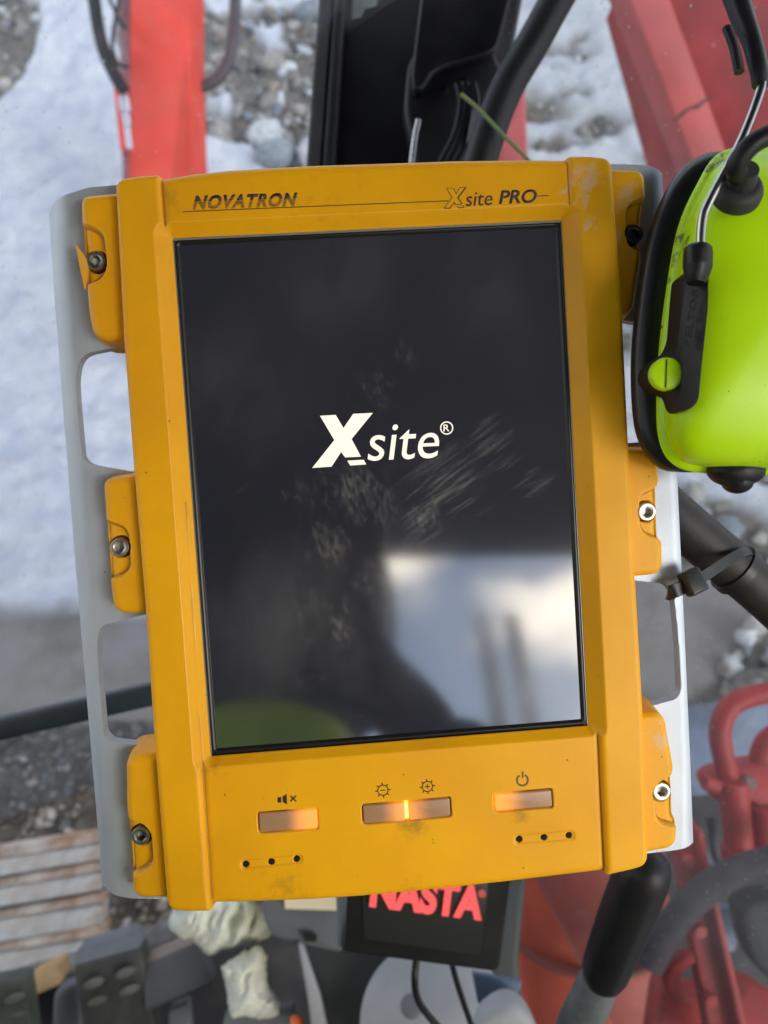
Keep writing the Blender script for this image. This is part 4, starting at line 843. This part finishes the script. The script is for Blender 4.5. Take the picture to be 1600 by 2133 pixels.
tube('thin_hose', PP([(262, -80), (243, 30), (234, 95), (246, 132), (268, 140)], 3.55), .009, M_black, da)
tube('thin_hose', PP([(205, -60), (236, 15), (248, 40), (262, 60)], 3.6), .008, M_black, da)
for k, (y0, y1, r_) in enumerate(((188, 205, .02), (205, 235, .027), (236, 262, .020), (262, 312, .016))):
    tube('hose_fitting', PP([(255 + k * 3.2, y0), (258 + k * 4, y1)], 3.66), r_, mat('plated_fitting', (.6, .6, .66), .35, .9), da, curve=False)
tube('hydraulic_hose', PP([(490, -90), (490, 10), (484, 90), (466, 150), (430, 178), (396, 172), (372, 160)], 4.0), .031, mat('mauve_black_hose', (.06, .04, .05), .6, var=.3, vscale=20), da)
bo = empty('red_boom', P(1450, 330, 1.9), 'wide faded red boom outside the side window at the upper right', 'boom')
slab('boom_side', [(1330, -120, 1.95), (1950, -120, 1.7), (1950, 520, 1.9), (1500, 520, 2.1)], .3, M_red2, bo, .01)
slab('boom_flange', [(1266, -120, 1.86), (1352, -120, 1.84), (1520, 330, 1.96), (1570, 520, 2.02), (1508, 520, 2.02), (1440, 326, 1.98)], .10, mat('pale_red_paint', (.58, .10, .09), .5, var=.2, vscale=6, specks=[(25, .15, (.7, .6, .58), .7)], bump=.2, bscale=60), bo, .006)
tube('weld_seam', PP([(1404, 252), (1420, 238), (1436, 226), (1452, 222), (1470, 208), (1495, 200)], 1.84), [.002, .005, .003, .005, .003, .001], mat('dark_scratch', (.10, .03, .03), .8, var=.5, vscale=60), bo)
tag(slab('red_post', [(1078, 170, 1.5), (1094, 170, 1.5), (1104, 420, 1.6), (1010, 420, 1.6)], .05, mat('washed_red', (.62, .13, .14), .5, var=.2, vscale=8)), 'narrow pinkish red post between the pillar hose and the snow', 'post')
M_rust = mat('rust', (.24, .16, .11), .8, var=.4, vscale=14, col2=(.32, .32, .33), c2range=(.42, .62), c2scale=7, bump=.4, bscale=80)
M_ice = mat('frosted_steel', (.34, .37, .41), .5, var=.25, vscale=10, col2=(.22, .20, .18), c2range=(.5, .7), c2scale=9, bump=.4, bscale=60)
where = ['uppermost', 'second from top', 'third from top', 'lowest and widest']
for k, (y0, hh_) in enumerate(((1752, 40), (1812, 44), (1878, 52), (1946, 70))):
    d = 1.95 - k * .06; e = empty('track_plate', P(80, y0, d), f'frosted rust-edged track plate at lower left, {where[k]} of four', 'track plate', 'track plates at lower left')
    slab('plate', [(-160, y0 + 62, d - .02), (214, y0, d), (214, y0 + hh_, d - .05), (-160, y0 + 62 + hh_, d - .07)], .05, M_ice, e, .008)
    slab('rusty_edge', [(-160, y0 + 46, d + .0), (218, y0 - 18, d + .01), (218, y0 + 3, d - .01), (-160, y0 + 66, d - .025)], .05, M_rust, e, .006)
# right lower machine parts
M_deck = mat('oily_deck', (.045, .040, .040), .7, var=.5, vscale=12, col2=(.10, .085, .08), c2range=(.5, .75), c2scale=9, bump=.5, bscale=60)
tag(slab('machine_deck', [(1340, 1660, 1.62), (1900, 1600, 1.62), (1900, 2300, 1.45), (1340, 2300, 1.45)], .1, M_deck, None, .01), 'dark oily machine deck outside the window at lower right', 'deck')
M_blue = mat('blue_grey_steel', (.17, .22, .33), .45, var=.35, vscale=12, col2=(.35, .38, .42), c2range=(.55, .8), c2scale=10, specks=[(18, .2, (.05, .04, .04), .8)], bump=.2, bscale=60)
tag(slab('steel_plate', [(1400, 1478, 1.5), (1760, 1440, 1.5), (1760, 1640, 1.48), (1440, 1660, 1.48)], .02, M_blue, None, .005), 'blue-grey steel plate behind the bent red rail', 'steel plate')
tag(slab('steel_bracket', [(1446, 1742, 1.35), (1472, 1770, 1.35), (1526, 1862, 1.33), (1464, 1880, 1.33), (1440, 1800, 1.34)], .02, M_blue, None, .004), 'small triangular blue-grey bracket right of the leaning red post', 'bracket')
tag(slab('steel_plate', [(1430, 1880, 1.3), (1556, 1896, 1.3), (1532, 1985, 1.29), (1440, 1978, 1.29)], .02, M_blue, None, .004), 'blue-grey steel plate below the thick black hose at lower right', 'steel plate')
rl = empty('red_rail', P(1535, 1780, 1.2), 'bent dusty red tubular rail with clamps at the lower right', 'rail')
tube('bent_tube', PP([(1536, 1700), (1524, 1640), (1508, 1580), (1500, 1525), (1516, 1478), (1560, 1452), (1660, 1432)], 1.2), .0165, M_red2, rl, seg=20)
tube('second_tube', PP([(1596, 1690), (1586, 1620), (1588, 1570), (1612, 1535), (1690, 1500)], 1.22), .0185, M_red2, rl, seg=20)
tube('tube_sleeve', PP([(1528, 1630), (1534, 1700), (1542, 1780)], 1.18), .0215, M_red2, rl, seg=20, curve=False)
tube('sleeve_flange', PP([(1540, 1762), (1542, 1790)], 1.18), .028, M_red2, rl, seg=20, curve=False)
tube('tube_sleeve', PP([(1592, 1680), (1600, 1790)], 1.18), .020, M_red2, rl, seg=20, curve=False)
slab('clamp_block', [(1470, 1628, 1.2), (1496, 1610, 1.2), (1545, 1598, 1.2), (1600, 1588, 1.2), (1760, 1592, 1.2), (1760, 1700, 1.18), (1592, 1692, 1.18), (1560, 1668, 1.18), (1505, 1676, 1.18), (1484, 1662, 1.19)], .05, M_red2, rl, .01, rnd=.012)
tube('clamp_bolt', PP([(1468, 1630), (1496, 1640)], 1.17), .011, M_red2, rl, seg=12, curve=False)
po = empty('red_strut', P(1500, 2100, 1.05), 'leaning red steel strut running to the bottom edge beside the black lever', 'strut')
slab('strut_bar', [(1398, 1730, 1.14), (1452, 1726, 1.14), (1500, 1930, 1.1), (1566, 2240, 1.04), (1492, 2240, 1.04), (1436, 1930, 1.1)], .03, M_red2, po, .005)
slab('strut_rib', [(1450, 1728, 1.12), (1462, 1726, 1.12), (1580, 2240, 1.02), (1562, 2240, 1.02)], .03, M_red2, po, .003)
for t in (.12, .42, .72):
    c = P(1425 + 75 * t, 1735 + 480 * t, 1.125 - .09 * t); n_ = MC.to_3x3() @ Vector((0, 0, 1)); tube('strut_bolt', [c - n_ * .004, c + n_ * .008], .009, M_red2, po, seg=6, curve=False)
for (px, py) in ((1560, 1630), (1640, 1640), (1590, 1720)):
    c = P(px, py, 1.185); n_ = MC.to_3x3() @ Vector((0, 0, 1)); tube('clamp_bolt', [c - n_ * .004, c + n_ * .008], .010, M_rust, rl, seg=6, curve=False)
tag(tube('thin_hose', PP([(1400, 1780), (1440, 1860), (1400, 1960), (1360, 2060), (1370, 2200)], 1.2), .007, M_black), 'thin black hose winding between the red tank and the leaning strut', 'hose')
tag(tube('thin_hose', PP([(1480, 1700), (1500, 1800), (1560, 1850), (1640, 1860)], 1.25), .008, M_dark), 'thin dark hose under the red clamp beside the thick hose', 'hose')
tag(slab('rubber_flap', [(1536, 1890, 1.2), (1580, 1870, 1.2), (1760, 1860, 1.2), (1760, 2050, 1.18), (1620, 2060, 1.18), (1560, 2000, 1.18)], .05, M_rubber, None, .012, rnd=.02), 'dark rubber flap at the right edge below the thick hose', 'flap')
sk = empty('red_socket', P(1450, 2050, 1.12), 'round hollow red socket on a red base plate at the bottom right', 'socket')
th = np.linspace(0, 2 * math.pi, 25)
tube('socket_ring', [P(1448 + 52 * math.cos(t), 2036 + 44 * math.sin(t), 1.12 + .02 * math.sin(t)) for t in th], .012, M_red2, sk)
slab('base_plate', [(1376, 2052, 1.15), (1470, 2078, 1.15), (1560, 2050, 1.15), (1640, 2100, 1.12), (1660, 2240, 1.1), (1350, 2240, 1.1)], .05, M_red2, sk, .01, rnd=.02)
tag(tube('thick_hose', PP([(1350, 2010), (1392, 1938), (1440, 1880), (1510, 1828), (1600, 1796), (1720, 1780)], 1.08), .0205, mat('ribbed_hose', (.055, .045, .05), .75, var=.4, vscale=40, bump=.4, bscale=200), seg=20), 'thick dark hose arching over the machine deck at lower right', 'hose')
tk = empty('red_tank', P(1240, 2100, 1.45), 'large rounded red tank below the tablet, outside the window', 'tank')
M_tank = mat('tank_red', (.38, .06, .035), .55, var=.25, vscale=7, col2=(.50, .20, .16), c2range=(.5, .8), c2scale=5, bump=.1, bscale=40)
tube('tank_body', PP([(1200, 1600), (1222, 1850), (1262, 2320)], 1.5), .150, M_tank, tk, seg=64)
c0, c1 = P(1230, 1925, 1.48), P(1262, 2320, 1.5); dv = (c1 - c0).normalized(); tube('tank_seam', [c0, c0 + dv * .008], .1535, mat('seam_grime', (.16, .05, .045), .7), tk, seg=64, curve=False)
# ------------------------------------------------------------------ things on the cab floor
lv = empty('control_lever', P(1205, 2170, .6), 'black plastic lever grip leaning below the tablet corner, on a grey boot', 'lever')
A_, B_ = P(1352, 1786, .50), P(1250, 2048, .555); gd = (B_ - A_)
tube('grip', [A_ + gd * t for t in (-.03, .0, .03, .08, .15, .4, .7, .88, .95, .99, 1.0)], [.004, .011, .0150, .0172, .0180, .0182, .0175, .0166, .0145, .011, .008], M_black, lv, seg=32, curve=False)
tube('boot', PP([(1262, 2010, .575), (1236, 2070, .585), (1205, 2140, .60), (1180, 2220, .61)], .58), [.0125, .0155, .0168, .018], mat('dusty_boot', (.10, .11, .12), .7, var=.4, vscale=50, bump=.3, bscale=200), lv, seg=24)
ds = empty('display_unit', P(880, 2000, .63), 'black display box with red NASTA lettering under the tablet', 'display')
slab('casing', [(722, 1790, .618), (1072, 1790, .618), (1062, 1850, .62), (1040, 2027, .63), (708, 1984, .63), (716, 1900, .625)], .035, M_black, ds, .003, rnd=.008)
slab('display_panel', [(752, 1800, .6165), (1020, 1800, .6165), (1012, 1900, .6195), (998, 1990, .6265), (758, 1956, .6268)], .002, mat('display_glass', (.025, .026, .028), .3), ds, .0005)
slab('case_edge', [(700, 1850, .64), (724, 1850, .62), (716, 1975, .628), (703, 1975, .645)], .02, M_grey, ds, .002)
M_nr = emis('lit_red_lettering', (1, .12, .12), .55, (.6, .05, .05))
wtext('NASTA', P(769, 1889, .6185), P(1003, 1918, .6195), P(777, 1816, .6150), M_nr, 'red_lettering', ds, .0004, bold=.05, space=1.0)
wtext('®', P(996, 1867, .616), P(1011, 1869, .616), P(997, 1853, .6155), M_nr, 'registered_mark', ds, .0003)
tag(tube('display_cable', PP([(868, 1990, .645), (864, 2040, .64), (870, 2080, .65), (892, 2115, .66), (950, 2180, .67)], .65), .0030, M_blacks), 'black cable curling down over the grey disc from the display box', 'cable')
tag(tube('display_cable', PP([(940, 2000, .65), (950, 2040, .66), (968, 2095, .67), (998, 2180, .68)], .66), .0026, M_blacks), 'straighter black cable right of the curled one below the display box', 'cable')
cs = empty('side_console', P(820, 2050, .85), 'dark grey moulded console below the tablet with a cream label and small slot', 'console')
M_cons = mat('console_plastic', (.045, .050, .052), .6, var=.15, vscale=10, bump=.1)
slab('console_body', [(600, 1830, .90), (1100, 1830, .88), (1082, 2010, .86), (1110, 2260, .82), (690, 2260, .82), (640, 1990, .86)], .15, M_cons, cs, .01)
slab('console_top', [(538, 1800, .87), (722, 1800, .86), (716, 1990, .85), (660, 1978, .85), (600, 1962, .855), (568, 1956, .86), (546, 1915, .865)], .06, M_grey, cs, .006, rnd=.01)
lb = slab('label_sticker', [(590, 1850, .8595), (714, 1846, .8545), (713, 1897, .8535), (594, 1893, .8575)], .0006, mat('cream_label', (.75, .66, .48), .7), cs, 0)
for (a_, c_) in ((600, 612), (628, 634), (636, 640), (643, 646), (680, 690), (696, 704)): slab('label_mark', [(a_, 1879, .856), (c_, 1878, .856), (c_, 1886, .8555), (a_, 1887, .8555)], .0004, M_ink2, lb, 0)
slab('slot', [(632, 1946, .849), (660, 1946, .849), (660, 1962, .848), (632, 1962, .848)], .002, mat('slot_dark', (.006, .006, .004), .9), cs, .0004)
slab('edge_strip', [(620, 1966, .845), (631, 1972, .845), (668, 2080, .83), (706, 2260, .81), (664, 2260, .81), (640, 2080, .83)], .01, M_lgrey, cs, .003)
def hdisc(name, c, r, hgt, m, parent):
    o = tube(name, [Vector(c) + Vector((0, 0, -hgt)), Vector(c) + Vector((0, 0, -.002)), Vector(c)], [r, r, r - .002], m, parent, seg=48, curve=False); return o
dk_ = empty('round_disc', P(900, 2120, .80), 'pale grey round disc with a darker spot at the bottom edge below the display', 'disc')
hdisc('disc', P(908, 2128, .79), .078, .02, M_lgrey, dk_); hdisc('centre_spot', P(858, 2094, .775), .0115, .004, M_grey, dk_)
tag(slab('blue_panel', [(983, 2026, .76), (1090, 2046, .76), (1080, 2070, .755), (996, 2094, .755)], .006, mat('dull_blue', (.07, .11, .17), .4), None, .002), 'small dull blue panel right of the display cables', 'panel')
tag(slab('grey_cover', [(970, 2240, .70), (996, 2135, .71), (1030, 2104, .71), (1064, 2092, .71), (1098, 2108, .71), (1125, 2160, .71), (1150, 2240, .70)], .03, M_lgrey, None, .006, rnd=.02), 'grey rounded cover at the bottom edge left of the red tank', 'cover')
tag(slab('grey_bar', [(468, 2116, .9), (612, 2104, .9), (628, 2240, .88), (440, 2240, .88)], .02, M_grey, None, .005), 'grey flat bar at the bottom edge under the crumpled cloth', 'bar')
tag(tube('orange_knob', PP([(612, 2122, .86), (618, 2132, .85), (622, 2150, .85)], .85), [.004, .008, .009], mat('orange_plastic', (.75, .14, .02), .4)), 'small orange knob at the bottom edge beside the grey bar', 'knob')
def pedal(poly, lip, ovals, d, m, lab, parent_loc):
    e = empty('pedal', P(*parent_loc, d), lab, 'pedal', 'foot pedals'); slab('pedal_plate', poly, .03, m, e, .004)
    if lip: slab('pedal_lip', lip, .03, M_grey, e, .006)
    for (px, py) in ovals:
        rg = [[P(px + (22 * s) * math.cos(t) - 4 * s * math.sin(t), py + (12 * s) * math.sin(t) - 6 * s * math.cos(t), d - .006 - z) for t in np.linspace(0, 2 * math.pi, 20, endpoint=False)] for s, z in ((1.0, -.006), (1.0, .003), (.85, .006))]
        loft('tread_pad', rg, M_pad, e)
M_ped = mat('pedal_rubber', (.035, .038, .036), .7, var=.4, vscale=25, bump=.3, col2=(.08, .08, .075), c2range=(.5, .8), c2scale=20); M_pad = mat('dusty_pad', (.12, .125, .12), .8, var=.3, vscale=30)
pedal([(152, 2014, 1.0), (293, 1976, 1.0), (345, 2260, .96), (190, 2260, .96)], [(152, 1988, 1.02), (170, 1976, 1.02), (268, 1944, 1.02), (290, 1952, 1.02), (294, 1978, 1.0), (153, 2016, 1.0)],
      [(262, 2026), (270, 2062), (278, 2098), (286, 2134), (196, 2048), (202, 2086), (208, 2122)], .998, M_ped, 'black rubber foot pedal with two rows of dusty oval pads', (240, 2150))
pedal([(-90, 2060, 1.0), (50, 2038, 1.0), (80, 2260, .96), (-90, 2260, .96)], None, [(30, 2080), (34, 2118), (-20, 2096)], .998, mat('green_grey_rubber', (.05, .06, .05), .7, var=.4, vscale=25), 'greenish grey foot pedal cut off by the lower left corner', (0, 2150))
tag(slab('wood_block', [(57, 2043, 1.06), (118, 2014, 1.06), (126, 2052, 1.04), (66, 2078, 1.04)], .04, mat('wood', (.46, .29, .13), .7, var=.25, vscale=20), None, .003), 'small tan wooden block between the two foot pedals', 'block')
tag(slab('grey_box', [(108, 2070, 1.08), (165, 2048, 1.08), (178, 2260, 1.05), (100, 2260, 1.05)], .08, M_grey, None, .01), 'plain grey box between the foot pedals', 'box')
cv = empty('floor_cover', P(370, 2050, .95), 'smooth dark plastic cover with a tan upper edge right of the pedal', 'cover')
slab('cover_panel', [(294, 2012, 1.0), (404, 1964, 1.0), (448, 2050, .97), (300, 2112, .97)], .03, mat('charcoal_panel', (.060, .062, .070), .5, var=.15), cv, .005)
slab('cover_edge', [(290, 2002, 1.01), (402, 1955, 1.01), (406, 1965, 1.0), (292, 2014, 1.0)], .02, mat('tan_edge', (.22, .18, .15), .7), cv, .003)
tag(slab('grey_latch', [(350, 2104, .98), (392, 2090, .98), (404, 2260, .95), (352, 2260, .95)], .02, M_grey, None, .004), 'small grey latch below the dark cover at the bottom edge', 'latch')
tag(slab('window_sill', [(-120, 2078, 1.12), (150, 2000, 1.14), (300, 1950, 1.15), (430, 1896, 1.15), (440, 1930, 1.12), (300, 1998, 1.12), (-120, 2130, 1.09)], .03, mat('dirty_sill', (.13, .125, .125), .8, var=.4, vscale=18, col2=(.3, .28, .27), c2range=(.5, .7), c2scale=14), None, .006), 'dirty grey window sill strip behind the foot pedals', 'sill')
def crumple(name, poly, d, t, amp, m, parent=None, st=2.5, seed=0):
    pl_ = np.array(poly, float); x0, y0 = pl_.min(0) - 8; x1, y1 = pl_.max(0) + 8
    gx, gy = np.meshgrid(np.arange(x0, x1, st), np.arange(y0, y1, st)); Fd = sdf_poly(gx, gy, round_poly(poly, 14)) + 16 * fbm(gx / 22, gy / 22, 3, seed + 5)
    keep = Fd < st * .75; kc = keep[:-1, :-1] & keep[1:, :-1] & keep[:-1, 1:] & keep[1:, 1:]
    dome = np.sqrt(np.clip(-Fd / 34, 0, 1)); wx = gx + 30 * fbm(gx / 40, gy / 40, 2, seed + 9); wy = gy + 30 * fbm(gx / 40, gy / 40, 2, seed + 8)
    wx = wx + .35 * wy; rg = 1 - np.abs(vnoise(wx / 34, wy / 120, seed) * 2 - 1); rg2 = (1 - np.abs(vnoise(wx / 16, wy / 60, seed + 3) * 2 - 1)) ** 2
    D = d - t * dome - amp * dome * (rg ** 1.5 + .4 * rg2)
    idx = np.arange(gx.size).reshape(gx.shape); q = np.stack([idx[:-1, :-1], idx[:-1, 1:], idx[1:, 1:], idx[1:, :-1]], -1)[kc][:, ::-1]
    us, iv_ = np.unique(q, return_inverse=True); q = iv_.reshape(-1, 4); n = len(us)
    def pos(D_): c = np.stack([(gx - CX) / F * D_, -(gy - CY) / F * D_, -D_], -1).reshape(-1, 3)[us]; A = np.array(MC); return c @ A[:3, :3].T + A[:3, 3]
    E_ = np.sort(np.concatenate([q[:, [0, 1]], q[:, [1, 2]], q[:, [2, 3]], q[:, [3, 0]]]), 1); Ed = np.concatenate([q[:, [0, 1]], q[:, [1, 2]], q[:, [2, 3]], q[:, [3, 0]]])
    _, fi, ct = np.unique(E_, axis=0, return_index=True, return_counts=True); be = Ed[fi[ct == 1]]
    side = np.stack([be[:, 1], be[:, 0], be[:, 0] + n, be[:, 1] + n], -1)
    return mesh_obj(name, np.concatenate([pos(D), pos(np.full_like(D, d + .006))]), np.concatenate([q, q[:, ::-1] + n, side]), m, parent, smooth=True)
M_glv = mat('pale_cloth', (.68, .72, .66), .85, var=.08, vscale=40, col2=(.52, .52, .38), c2range=(.5, .75), c2scale=12, bump=.3, bscale=300)
gv = crumple('work_glove', [(345, 1850), (560, 1850), (556, 1900), (575, 1950), (545, 1962), (470, 1985), (432, 1992), (412, 1965), (362, 1944), (352, 1925), (362, 1890)], .93, .02, .022, M_glv, seed=1)
tag(gv, 'crumpled pale greenish cloth glove directly below the tablet corner', 'glove')
gv = crumple('work_glove', [(462, 2016), (480, 2000), (545, 1962), (558, 1985), (554, 2030), (566, 2060), (584, 2086), (580, 2116), (478, 2122), (474, 2060)], .90, .02, .018, M_glv, seed=21)
tag(gv, 'crumpled pale cloth glove, the lower one above the grey bar', 'glove')
